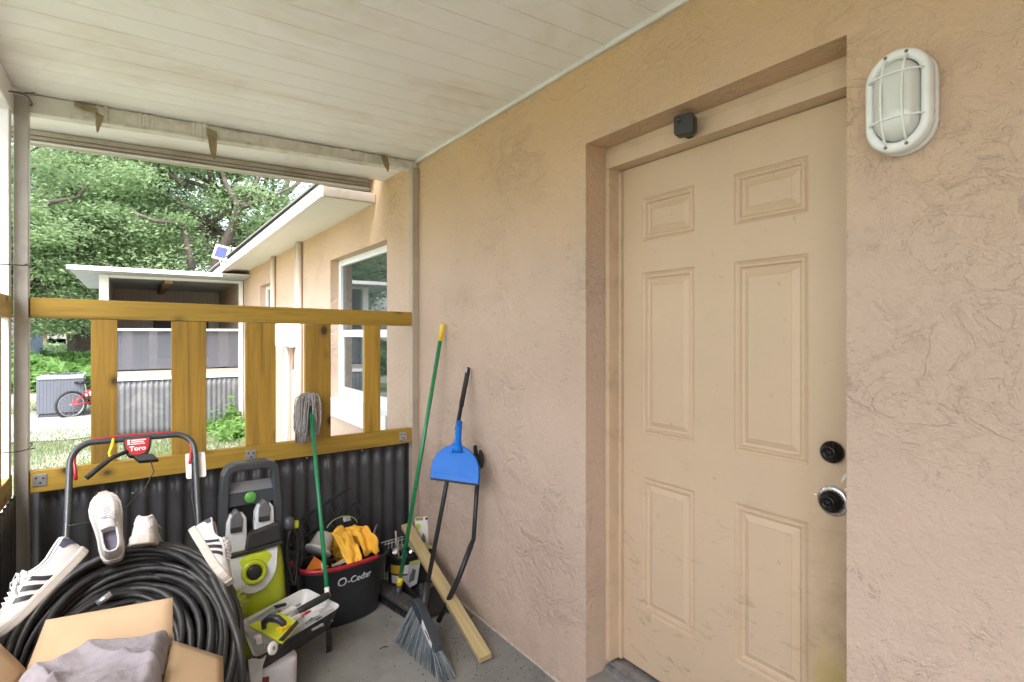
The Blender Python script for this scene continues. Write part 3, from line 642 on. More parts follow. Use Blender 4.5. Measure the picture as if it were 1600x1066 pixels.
# back wall of clapboard
m_clap,_t,_b=newmat('board_and_batten'); _co=objco(_t); _w=N(_t,'ShaderNodeTexWave',wave_type='BANDS',bands_direction='X',wave_profile='SAW'); _w.inputs['Scale'].default_value=2.2; _t.links.new(_co,_w.inputs['Vector'])
_c=mixc(_t,ramp(_t,_w.outputs['Fac'],[(0,1),(.07,0),(1,0)]),(.62,.53,.46),(.42,.35,.30)); _t.links.new(_c,_b.inputs['Base Color'])
G().bx((xl+.05,12.9,-.05),(XW-.002,12.96,2.36)).build('back_wall',m_clap,sp)
G().bx((.35,12.87,1.0),(.75,12.895,2.0)).bx((.95,12.87,1.0),(1.3,12.895,2.0)).build('shutter',M('slate_shutter',(.10,.10,.125),.6),sp)
# ---------------- solar light on the eave ----------------
so=thing('solar_light','small white solar light with dark panel clipped on the far eave edge','solar light',(1.08,8.7,2.6))
cc=at(346,395,Y=8.6); n_=Vector((-.35,-.9,.25)).normalized(); ux=Vector((.9,-.35,-.22)).normalized(); uz=n_.cross(ux); 
if uz.z<0: uz=-uz
G().obx(cc,ux*.10,uz*.105,n_*.012).build('case',m_vinyl,so,bevel=.01)
G().obx(cc+n_*.014,ux*.07,uz*.078,n_*.002).build('solar_panel',M('solar_cell',(.05,.06,.16),.6,spec=.2),so)
G().tube([cc-uz*.08-n_*.01,cc-uz*.2+Vector((.05,0,0)),(1.10,8.6,2.58)],.012,8).build('bracket',m_vinyl,so)

# ---------------- air conditioner, bicycle, log ----------------
def yard(px,py,lift=0): 
    p=at(px,py,Z=GZ); p.z=gz(p.x,p.y); return p
ac0=at(57,500,Y=12.9).x; ac1=at(131,500,Y=12.9).x
ac=thing('air_conditioner','grey ribbed outdoor air conditioner unit standing in the yard behind the red bicycle','air conditioner',((ac0+ac1)/2,13.1,0))
m_ac=M('grey_steel_cabinet',(.10,.11,.135),.5,.08,4); m_ac2=M('dark_louver',(.05,.055,.07),.6)
G().bx((ac0+.03,12.93,.03),(ac1-.03,13.75,.66)).build('coil',m_ac2,ac)
g=G()
n=13
for i in range(n+1):
    x=ac0+.02+(ac1-ac0-.04)*i/n; g.bx((x-.024,12.90,.05),(x+.024,12.928,.66))
g.build('louvers',m_ac,ac,bevel=.004)
G().bx((ac0,12.88,.66),(ac1,13.8,.72)).build('lid',M('light_grey_lid',(.34,.35,.38),.5),ac,bevel=.015)
G().bx((ac0+.02,12.9,-.02),(ac1-.02,13.78,.03)).build('base_pan',m_ac2,ac)
G().bx((ac0-.1,12.8,-.1),(ac1+.1,13.9,-.021)).build('slab',m_conc,ac)
g=G()
for rr in (.1,.2,.3): g.tube([((ac0+ac1)/2+rr*math.cos(a),13.35+rr*math.sin(a),.735) for a in [i/20*math.tau for i in range(20)]],.006,5,closed=True)
g.build('fan_guard',m_ac2,ac)
def bicycle():
    o=yard(101,655); 
    # local: x forwards (towards image right, slightly away), z up
    o.x+=.09; r=local('bicycle','small red bicycle with black tyres standing on the sandy ground','bicycle',o+Vector((0,0,.0)),(.86,.5,0),(0,0,1),scale=1.0)
    mt=m_blackm; mr=M('bike_red',(.50,.03,.035),.35,.08,10,coat=.4); mm=M('bike_chrome',(.5,.5,.52),.3,metal=.8)
    wr=.235; wb=.86
    for x,nm in ((0,'rear'),(wb,'front')):
        w_=G().tube([(x+wr*math.cos(a),0,wr+wr*math.sin(a)) for a in [i/36*math.tau for i in range(36)]],.022,8,closed=True).build('wheel',mt,r,smooth=True)
        G().tube([(x+(wr-.03)*math.cos(a),0,wr+(wr-.03)*math.sin(a)) for a in [i/36*math.tau for i in range(36)]],.009,6,closed=True).build('rim',mm,w_,smooth=True)
        g=G()
        for i in range(14):
            a=i/14*math.tau; g.tube([(x,.015*(-1)**i,wr),(x+(wr-.03)*math.cos(a),0,wr+(wr-.03)*math.sin(a))],.0018,4)
        g.lathe([(.02,-.03),(.02,.03)],(x,0,wr),(0,1,0),10); g.build('spokes',mm,w_)
    bb=(.34,0,.25); st_=(.24,0,.50); hd=(.68,0,.60); hd2=(.70,0,.50)
    g=G(); g.tube([bb,st_],.018,8); g.tube([bb,(.5,0,.40),hd2],.024,8); g.tube([(.255,0,.46),(.45,0,.50),hd],.02,8)
    for s in (-.03,.03): g.tube([bb,(0,s*1.5,wr)],.012,6); g.tube([(.25,0,.45),(0,s*1.5,wr)],.011,6)
    g.tube([(.665,0,.66),(.71,0,.48)],.024,8); g.build('frame',mr,r,smooth=True)
    g=G(); 
    for s in (-.045,.045): g.tube([(.71,s,.50),(wb,s,wr)],.014,6)
    g.build('fork',m_black,r)
    g=G(); g.tube([(.655,0,.66),(.65,0,.73),(.64,0,.76)],.014,8); g.tube([(.58,-.26,.80),(.64,-.1,.77),(.64,.1,.77),(.58,.26,.80)],.012,8); g.build('handlebar',m_black,r,smooth=True)
    g=G(); g.tube([st_,(.225,0,.60)],.012,8); g.build('seat_post',mm,r)
    def sf(u,v):
        w_=.075*(1-u)**.6+.022; return (.10+.26*u,(v-.5)*2*w_,.62+.02*math.cos((v-.5)*3)-.012*u*u)
    G().grid(sf,8,6).build('seat',m_black,r,smooth=True,solid=.03)
    g=G(); g.lathe([(.06,-.004),(.06,.004)],(bb[0],.05,bb[2]),(0,1,0),20); g.tube([(.34,.06,.25),(.42,.07,.14)],.01,6); g.tube([(.34,-.06,.25),(.26,-.07,.36)],.01,6); g.bx((.38,.07,.125),(.46,.15,.15)); g.bx((.22,-.15,.35),(.30,-.07,.375)); g.build('crank',m_black,r)
    g=G(); g.tube([(.30,.05,.22),(.40,.10,.01)],.008,6); g.build('kickstand',mm,r)
bicycle()
lp=yard(55,642); lq=yard(90,634)
tag(G().tube([lp+Vector((0,0,.05)),(lp+lq)/2+Vector((0,0,.08)),lq+Vector((.25,.2,.09)),lq+Vector((.6,.35,.09))],[.05,.06,.055,.045],9).build('log',M('old_bark',(.09,.065,.045),.9,.4,14,bs=.8,bscale=30,bd=.01),smooth=True),'short dark log lying on the ground behind the bicycle wheel','log')

# ---------------- neighbouring buildings far behind ----------------
nh=thing('neighbour_house','low tan neighbouring house with pale roof seen through trees at far left','house',(-3.5,34,0))
def X_(px,Y): return at(px,500,Y=Y).x
a,b_=X_(52,34),X_(112,34)
G().bx((a,34,.0),(b_,40,1.75)).build('wall',M('tan_wall',(.36,.25,.19),.8),nh)
G().prism([(a-.4,1.7),(b_+.4,1.7),(b_-.3,2.3),(a+.5,2.45)],(0,33.6,0),(1,0,0),(0,0,1),(0,7,0)).build('roof',M('pinkish_roof',(.46,.37,.32),.8),nh)
G().bx((a+.5,33.95,.7),(a+1.2,33.99,1.25)).build('window',m_ac2,nh); G().bx((b_-.9,33.95,.3),(b_-.2,33.99,1.5)).build('door',m_vinyl,nh)
sh=thing('blue_shed','slate blue shed partly hidden behind the grey corner post','shed',(X_(45,26),26,0))
a=X_(30,26); b_=X_(56,26)
G().bx((a,26,0),(b_,28,1.65)).build('wall',M('slate_blue',(.12,.16,.22),.7),sh); G().prism([(a-.1,1.65),(b_+.1,1.65),((a+b_)/2,2.0)],(0,25.9,0),(1,0,0),(0,0,1),(0,2.2,0)).build('roof',m_shing,sh)
nb=thing('brick_house','brown house half hidden by leaves left of the first fence upright','house',(X_(130,32),32,0))
a=X_(116,32); b_=X_(175,32)
G().bx((a,32,0),(b_,37,1.9)).build('wall',M('brown_wall',(.27,.17,.13),.8),nb); G().prism([(a-.3,1.9),(b_+.3,1.9),((a+b_)/2,3.1)],(0,31.7,0),(1,0,0),(0,0,1),(0,5.5,0)).build('roof',m_shing,nb)
G().bx((a+.6,31.95,.8),(a+1.2,31.99,1.5)).build('window',m_vinyl,nb)

# ---------------- trees ----------------
def leafmat(name,c1,c2,c3):
    m,t,b=newmat(name); co=objco(t); at_=N(t,'ShaderNodeAttribute',attribute_name='shade')
    c=ramp(t,at_.outputs['Fac'],[(0,c1),(.5,c2),(1,c3)])
    t.links.new(c,b.inputs['Base Color']); b.inputs['Roughness'].default_value=.55; b.inputs['Specular IOR Level'].default_value=.3
    tr=N(t,'ShaderNodeBsdfTranslucent'); t.links.new(c,tr.inputs['Color']); mx=N(t,'ShaderNodeMixShader'); mx.inputs[0].default_value=.5
    t.links.new(b.outputs[0],mx.inputs[1]); t.links.new(tr.outputs[0],mx.inputs[2]); t.links.new(mx.outputs[0],t.nodes['Material Output'].inputs['Surface']); return m
m_leaf=leafmat('oak_leaves',(.16,.25,.11),(.26,.37,.18),(.40,.50,.30))
m_leaf2=leafmat('light_leaves',(.10,.22,.05),(.18,.34,.09),(.28,.44,.15))
m_grassb=leafmat('grass_blades',(.12,.17,.07),(.21,.28,.13),(.40,.40,.28))
m_bark=M('oak_bark',(.10,.08,.065),.9,.3,9,bs=1,bscale=22,bd=.02)
def leaves(name,P,size,mat,parent,shade=None,flat=.5,aspect=2.3,origin=(0,0,0)):
    n=len(P); u=rng.normal(size=(n,3)); u[:,2]*=flat; u/=np.linalg.norm(u,axis=1)[:,None]
    w_=rng.normal(size=(n,3)); v=np.cross(u,w_); v/=np.linalg.norm(v,axis=1)[:,None]
    s=size*rng.uniform(.6,1.3,n)[:,None]; a=u*s*aspect/2; c=v*s/2
    V=np.stack([P-a,P+c*.9,P+a,P-c*.9],1).reshape(-1,3)-np.array(origin)
    me=bpy.data.meshes.new(name); me.vertices.add(4*n); me.vertices.foreach_set('co',V.ravel().astype('f'))
    me.loops.add(4*n); me.loops.foreach_set('vertex_index',np.arange(4*n,dtype='i')); me.polygons.add(n)
    me.polygons.foreach_set('loop_start',np.arange(0,4*n,4,dtype='i')); me.polygons.foreach_set('loop_total',np.full(n,4,dtype='i')); me.update()
    sh=np.repeat(shade if shade is not None else rng.uniform(0,1,n),4).astype('f')
    at_=me.attributes.new('shade','FLOAT','POINT'); at_.data.foreach_set('value',sh)
    return fin(me,name,mat,parent)
def oak(base,H,label,crowns,nl,size,mat=m_leaf,trunk_r=.35,seed=1,lean=(0,0),boughs=()):
    rnd=random.Random(seed); base=Vector(base); t=thing('oak_tree',label,'tree',base,'oak trees behind the houses')
    g=G(); top=base+Vector((lean[0],lean[1],H*.42))
    g.tube([base-Vector((0,0,.3)),base+Vector((lean[0]*.3,lean[1]*.3,H*.15)),top],[trunk_r*1.3,trunk_r,trunk_r*.75],10)
    cen=[]
    for c,rad,k in crowns:
        c=Vector(c)
        for i in range(k):
            d=Vector((rnd.gauss(0,1),rnd.gauss(0,1),rnd.gauss(0,.7))); d=d.normalized()*rnd.uniform(.25,1)**.6; q=c+Vector((d.x*rad[0],d.y*rad[1],d.z*rad[2]))
            cen.append((q,rnd.uniform(.45,1.0)))
        # limbs from top to crown centre, then branches
        m1=top.lerp(c,.5)+Vector((rnd.uniform(-.6,.6),0,rnd.uniform(-.3,.6)))
        g.tube([top-Vector((0,0,.3)),m1,c],[trunk_r*.6,trunk_r*.38,trunk_r*.2],8)
    for i,(q,s) in enumerate(cen):
        if i%3==0:
            c=min(crowns,key=lambda cr:(Vector(cr[0])-q).length)[0]; c=Vector(c); st_=top.lerp(c,rnd.uniform(.3,1)); m1=st_.lerp(q,.5)+Vector((rnd.uniform(-.5,.5),rnd.uniform(-.5,.5),rnd.uniform(-.4,.3)))
            m2=m1.lerp(q,.5)+Vector((rnd.uniform(-.25,.25),rnd.uniform(-.25,.25),rnd.uniform(-.2,.2)))
            g.tube([st_,m1,m2,q],[trunk_r*.30,trunk_r*.20,trunk_r*.12,.03],6)
    for Yb,w0,pp in boughs:
        P=[at(px,py,Y=Yb+.3*math.sin(i*2)) for i,(px,py) in enumerate(pp)]; g.tube(P,[w0*(1-.75*i/(len(P)-1)) for i in range(len(P))],7)
    g.build('trunk',m_bark,t,smooth=True)
    C=np.array([tuple(q) for q,s in cen]); Sz=np.array([s for q,s in cen]); idx=rng.integers(0,len(C),nl)
    d=rng.normal(size=(nl,3)); d[:,2]*=.45; d*= (.55*Sz[idx])[:,None]
    P=C[idx]+d; cl=rng.uniform(0,1,len(C)); sh=np.clip(cl[idx]*.65+.35*rng.uniform(0,1,nl),0,1)
    leaves('crown',P,size,mat,t,sh,origin=(0,0,0))
    return t
def V_(px,py,Y): return tuple(at(px,py,Y=Y))
oak((3.7,21,0),11,'large spreading oak rising behind the screened porch roof',[(V_(400,300,20),(3.2,2.5,2.2),13),(V_(300,345,19),(2.4,2.2,1.6),20),(V_(455,265,22),(1.8,2,1.8),5),(V_(320,235,19),(2.6,2.5,1.4),17)],46000,.054,seed=3,trunk_r=.34,boughs=((18.2,.16,((330,430),(365,350),(372,320),(352,285),(345,262))),(18.1,.10,((368,330),(395,300),(410,262),(432,240))),(18,.08,((372,325),(420,310),(470,285))),(17.8,.11,((300,420),(285,350),(240,345),(205,330)))))
oak((-1.4,24,0),12,'tall oak whose branches fill the view left of the porch roof',[(V_(170,320,22),(3.4,2.4,2.3),44),(V_(70,300,22),(3,2.4,2.4),38),(V_(230,260,21),(3,2.4,2),34),(V_(120,395,22),(2.6,2,1.5),26),(V_(240,385,22),(2.4,2,1.2),24)],140000,.054,seed=5,trunk_r=.36,boughs=((19.2,.15,((210,450),(150,412),(105,385),(50,355),(10,345))),(19,.09,((160,415),(100,412),(60,395))),(19,.10,((290,290),(250,262),(200,258),(150,262))),(19,.07,((120,300),(80,270),(45,262))),(19,.08,((240,380),(200,330),(150,325)))))
oak((-6.5,20,0),10,'oak at the far left with low leafy boughs beside the corner post',[(V_(20,380,19),(2,2,2),24),(V_(60,440,20),(1.8,1.6,1.5),22),(V_(-40,300,19),(3,2.5,3),30),(V_(110,470,24),(2.4,2,1.2),34)],70000,.054,seed=8,trunk_r=.3)
oak((-14,12,0),11,'oak out in the side yard, seen reflected in the window',[((-14,12,7),(4,4,3),70)],20000,.22,seed=9)
oak((-11,26,0),12,'distant oak further left in the yard',[((-11,26,7),(4,4,3.4),60)],16000,.24,seed=10)
# big boughs reaching in front of the crowns are part of the oaks' trunks
# low bushes on the bank: nobody could count them
def mass(name,label,pts,n,size,mat,rad,z):
    P=[]
    for _ in range(n):
        x0,y0,x1,y1=pts; x=rng.uniform(x0,x1); y=rng.uniform(y0,y1); h=z*(.55+.45*math.sin(x*1.7+y)*math.sin(y*.8+x*.6)); P.append((x,y,gz(x,y)+rng.uniform(0,1)**.7*max(.12,h)))
    o=leaves(name,np.array(P),size,mat,None); tag(o,label,'bushes',kind='stuff'); return o
mass('bank_bushes','bright green low bushes covering the bank behind the yard',(-9,16.5,2,21),26000,.12,m_leaf2,1,.75)
mass('hedge','dark green undergrowth under the distant trees',(-14,27,10,30),16000,.2,m_leaf,1,1.0)
# weeds at the porch skirt
P=[]
for k in range(9):
    c=yard(random.uniform(326,384),random.uniform(668,690)); c.y=min(c.y,PY-.15)
    for _ in range(170): P.append((c.x+rng.normal()*.12,c.y+rng.normal()*.10,GZ+abs(rng.normal())*.11))
for k in range(5):
    c=yard(random.uniform(352,380),660); c.y=PY-.2
    for _ in range(200): P.append((min(1.3,c.x+rng.normal()*.10),c.y+rng.normal()*.07,GZ+abs(rng.normal())*.16))
tag(leaves('weeds',np.array(P),.05,m_leaf2,None),'leafy green weeds at the foot of the corrugated skirt','weeds',kind='stuff')
# grass blades
def grass():
    n=150000; x=rng.uniform(-5,1.45,n); y=rng.uniform(3.5,15.5,n)
    f=np.sin(x*1.9+1.3*np.sin(y*1.1))+np.sin(y*1.35+x*.7+.8)*.9+.35*np.sin(x*5+y*3)
    band=((y>7.6)&(y<11.2))*1.3-((y>11.2)&(y<13))*2.6-((y<7.2))*.5+((y>5)&(x>.4))*.6
    keep=(f+band+rng.normal(size=n)*.6)>-.1; x=x[keep];y=y[keep]; n=len(x)
    z=np.array([gz(a,b_) for a,b_ in zip(x,y)])
    h=rng.uniform(.025,.075,n); a=rng.uniform(0,math.tau,n); w_=rng.uniform(.003,.007,n); l=rng.normal(size=(n,2))*.02
    dx=np.cos(a)*w_; dy=np.sin(a)*w_
    V=np.stack([np.stack([x-dx,y-dy,z],1),np.stack([x+dx,y+dy,z],1),np.stack([x+l[:,0],y+l[:,1],z+h],1)],1).reshape(-1,3)
    me=bpy.data.meshes.new('grass'); me.vertices.add(3*n); me.vertices.foreach_set('co',V.ravel().astype('f')); me.loops.add(3*n); me.loops.foreach_set('vertex_index',np.arange(3*n,dtype='i'))
    me.polygons.add(n); me.polygons.foreach_set('loop_start',np.arange(0,3*n,3,dtype='i')); me.polygons.foreach_set('loop_total',np.full(n,3,dtype='i')); me.update()
    at_=me.attributes.new('shade','FLOAT','POINT'); at_.data.foreach_set('value',np.repeat(rng.uniform(0,1,n),3).astype('f'))
    o=fin(me,'grass',m_grassb); tag(o,'patchy green and straw coloured grass in the yard','grass',kind='stuff')
grass()
# ================= things on the porch =================
# ---- push mower ----
m_hand=M('dark_tube_steel',(.05,.055,.062),.35,.12,12,spec=.6); m_red=M('red_plastic',(.42,.012,.022),.35,.08,10,coat=.3)
m_yel=M('yellow_plastic',(.78,.56,.03),.4,.06,10)
mw=thing('lawn_mower','push mower with black tube handle, red control bar and red console behind the hose','lawn mower',(0,2.4,0))
hy=lambda z:2.9-.6*(1.035-z)
def hpt(x,z,dy=0): return (x,hy(z)+dy,z)
xl_,xr_=-.205,.235; r_=.075; zt=1.035
pts=[hpt(xl_-.005,.28),hpt(xl_,.6),hpt(xl_,zt-r_)]
for i in range(1,8): a=math.pi-math.pi/2*i/8; pts.append(hpt(xl_+r_+r_*math.cos(a),zt-r_+r_*math.sin(a)))
pts.append(hpt(xl_+r_,zt)); pts.append(hpt(xr_-r_,zt))
for i in range(1,8): a=math.pi/2-math.pi/2*i/8; pts.append(hpt(xr_-r_+r_*math.cos(a),zt-r_+r_*math.sin(a)))
pts+= [hpt(xr_,zt-r_),hpt(xr_,.6),hpt(xr_+.005,.28)]
hd_=G().tube(pts,.0125,12).build('handle',m_hand,mw,smooth=True)
pts=[hpt(xl_+.022,zt-.13,-.012),hpt(xl_+.017,zt-.09,-.006)]
for i in range(0,9): a=math.pi-math.pi/2*i/8; pts.append(hpt(xl_+.012+r_+r_*math.cos(a),zt-r_+.010+r_*math.sin(a)))
pts+= [hpt(.0,zt+.013)]
for i in range(0,9): a=math.pi/2-math.pi/2*i/8; pts.append(hpt(xr_-.012-r_+r_*math.cos(a),zt-r_+.010+r_*math.sin(a)))
pts+= [hpt(xr_-.017,zt-.09,-.006),hpt(xr_-.022,zt-.12,-.012)]
G().tube(pts,.0065,8).build('control_bar',m_red,mw,smooth=True)
# console
cx=.022; sl=Vector((0,-.6,-1)).normalized(); nn=Vector((0,-1,.6)).normalized()
o_=Vector(hpt(cx,zt+.008,-.022))
sh_=[(-.052,0),(.052,0),(.050,.03),(.043,.062),(.030,.082),(0,.09),(-.030,.082),(-.043,.062),(-.050,.03)]
G().prism(sh_,o_,(1,0,0),sl,-nn*.03).build('console',m_blackm,mw,bevel=.003)
lb=G().prism([(a*.84,.008+b_*.84) for a,b_ in sh_],o_+nn*.0005,(1,0,0),sl,nn*.002).build('console_label',m_red,mw,bevel=.001)
m_wt=M('white_print',(.75,.73,.72),.5,.03)
g=G()
q=o_+nn*.0027
for (a,b_,c,d) in ((-.036,.012,-.028,.034),(-.024,.013,.030,.018),(-.024,.022,.022,.026),(-.026,.031,.026,.0345)): g.obx(q+Vector(((a+c)/2,0,0))+sl*((b_+d)/2),((c-a)/2,0,0),sl*((d-b_)/2),nn*.0002)
g.build('printed_lines',m_wt,lb)
text_mesh('Toro',.028,m_wt,'lettering',lb,q+sl*.054,(1,0,0),-sl,.0003,.0008)
G().obx(o_+Vector((.028,0,0))+sl*.098-nn*.01,Vector((.036,-.005,0)),sl*.016+Vector((.012,0,0)),nn*.016).build('lever_box',m_blackm,mw,bevel=.004)
p0=o_+sl*.062+Vector((-.035,0,0)); G().tube([p0,p0+Vector((-.05,-.02,-.014)),p0+Vector((-.10,-.05,-.05)),p0+Vector((-.135,-.07,-.078))],[.008,.009,.0105,.0105],10).build('side_grip',m_blackm,mw,smooth=True)
G().tube([hpt(cx-.085,zt+.008,-.013),hpt(cx-.088,zt-.02,-.02),hpt(cx-.098,zt-.045,-.02),hpt(cx-.092,zt-.065,-.022)],[.005,.008,.006,.006],8).build('yellow_clip',m_yel,mw,smooth=True)
c0=o_+Vector((.045,0,0))+sl*.11
G().tube([c0,c0+Vector((.012,-.01,-.05)),c0+Vector((-.02,-.05,-.11)),c0+Vector((-.12,-.10,-.20)),(xl_+.01,2.62,.775)],.0028,6).build('throttle_cable',m_black,mw,smooth=True)
G().tube([hpt(xr_-.012,zt-.12,-.002),hpt(xr_-.02,zt-.26,-.01),hpt(xr_-.008,zt-.34,-.01),hpt(xr_-.004,.5,-.012)],.003,6).build('brake_cable',m_black,mw,smooth=True)
G().prism([(a,b_) for a,b_ in rsq(.5,0,4,.09)],hpt(xr_+.002,zt-.135,.018),(.078,0,0),(0,-.6*.10,-.10),(0,.0015,0)).build('hang_tag',m_wt,mw)
m_deck=M('mower_deck_red',(.30,.01,.015),.4,.1,8,coat=.3)
loft_out([[(.015+a*k,2.42+b_*k,z) for a,b_ in superell(.24,.24,28,3.5)] for k,z in ((1,.07),(1,.14),(.93,.175),(.5,.185))]).build('deck',m_deck,mw,smooth=True)
G().lathe([(.11,.18),(.115,.24),(.09,.27),(.03,.275)],(.015,2.42,0)).build('engine',m_black,mw,smooth=True)
for sx in (-1,1):
    for y in (2.24,2.62): 
        wz=G().lathe([(.03,-.02),(.085,-.02),(.09,-.01),(.09,.01),(.085,.02),(.03,.02)],(.015+sx*.255,y,.09),(1,0,0)).build('wheel',m_black,mw,smooth=True)

# ---- garden hose coil ----
m_hose=M('black_hose_rubber',(.024,.024,.025),.5,.22,9,bs=.25,bscale=30,bd=.001,spec=.6,dirt=.45,dirtcol=(.10,.095,.085),dscale=5)
def coil():
    t=thing('hose_coil','big pile of coiled black hose slumped over the mower behind the cardboard box','hose coil',(0,2.28,.3))
    rd=random.Random(21); C0=Vector((-.008,2.26,.40)); A=Vector((1,0,0)); B=Vector((0,.72,.69)).normalized(); Nn=A.cross(B); 
    if Nn.z<0: Nn=-Nn
    pts=[]; turns=46; n=36
    prm=[(rd.uniform(.17,.365)**1.0,rd.uniform(-.035,.035),rd.uniform(-.025,.035),rd.uniform(-.05,.06),rd.uniform(-.14,.14),rd.uniform(-.14,.14)) for _ in range(turns+1)]
    for i in range(turns*n):
        k=i//n; f=(i%n)/n; f=f*f*(3-2*f); p=[a+(b_-a)*f for a,b_ in zip(prm[k],prm[k+1])]
        th=i/n*math.tau+.6; r=p[0]
        q=C0+A*(p[1]*.7-.01+r*.90*math.cos(th))+B*(p[2]+r*.98*math.sin(th))+Nn*(p[3]+p[4]*math.cos(th)*.6+p[5]*math.sin(th)*.5)
        # droop of the lower half: hangs more upright
        s=max(0,-math.sin(th)); q.z-=.05*s; q.y+=.04*s
        q.x=max(q.x,-.385); q.y=max(q.y,1.985 if q.z<.62 else 1.9)
        pts.append(q)
    o=G().tube(pts,.0120,9).build('hose',m_hose,t,smooth=True)
    # loose top loops falling to the right
    for sh,rr,dy in ((-.03,.33,0),(.0,.32,-.05),(-.03,.30,-.06)):
        pts=[]
        for i in range(46):
            a=R(215-i/45*260); q=C0+A*(.015+sh+rr*math.cos(a))+B*(rr*math.sin(a)*1.0)+Nn*(.075+dy*.4)
            if math.sin(a)<0 : q.z-=.10*-math.sin(a); q.y=max(q.y,2.0)
            q.x=max(q.x,-.385)
            pts.append(q)
        G().tube(pts,.0123,9).build('hose_loop',m_hose,t,smooth=True)
    e=at(165,935,Y=2.13); G().tube([e+Vector((-.022,0,-.012)),e+Vector((.014,.01,.006))],.0095,10).build('coupling',m_galv,t,smooth=True)
    e=at(355,1020,Y=1.97)
    pts=[at(330,900,Y=2.2),at(358,960,Y=2.08),at(374,1010,Y=2.0),at(378,1066,Y=1.97),at(372,1140,Y=1.99),at(355,1230,Y=2.05)]
    P=[]
    for i in range(len(pts)-1):
        for j in range(6):
            u=j/6; p0=pts[max(0,i-1)];p1=pts[i];p2=pts[i+1];p3=pts[min(len(pts)-1,i+2)]
            P.append(.5*((2*p1)+(p2-p0)*u+(2*p0-5*p1+4*p2-p3)*u*u+(3*p1-p0-3*p2+p3)*u**3))
    G().tube(P,.0125,9).build('hose_loop',m_hose,t,smooth=True)
coil()

# ---- shoes ----
m_shoe=M('white_leather',(.60,.575,.575),.45,.05,14,bs=.15,bscale=70,bd=.001,dirt=.35,dirtcol=(.42,.38,.35),dscale=12)
m_sole=M('off_white_sole',(.54,.49,.44),.55,.07,18,dirt=.55,dirtcol=(.34,.28,.22),dscale=11)
m_lace=M('white_lace',(.70,.67,.70),.8,.06,80,bs=.4,bscale=300); m_line=M('shoe_lining',(.50,.47,.50),.9,.1,40); m_stripe=M('black_stripe',(.018,.02,.028),.5,.1,30); m_heel=M('navy_heel_tab',(.06,.07,.11),.5,.15,30); m_ins=M('purple_insole',(.16,.145,.20),.8,.2,20)
def interp(tab,x):
    for (a,va),(b_,vb) in zip(tab[:-1],tab[1:]):
        if x<=b_: 
            t=(x-a)/(b_-a); t=max(0,min(1,t)); t=t*t*(3-2*t) if False else t; return va+(vb-va)*t
    return tab[-1][1]
WT=[(0,.012),(.006,.022),(.02,.030),(.05,.034),(.10,.034),(.15,.039),(.20,.046),(.235,.046),(.265,.038),(.285,.022),(.292,.006)]
HT=[(0,.070),(.012,.088),(.04,.080),(.08,.066),(.11,.072),(.13,.082),(.16,.074),(.20,.058),(.24,.046),(.27,.038),(.285,.030),(.292,.024)]
def sm(a,b_,x):
    t=max(0,min(1,(x-a)/(b_-a))); return t*t*(3-2*t)
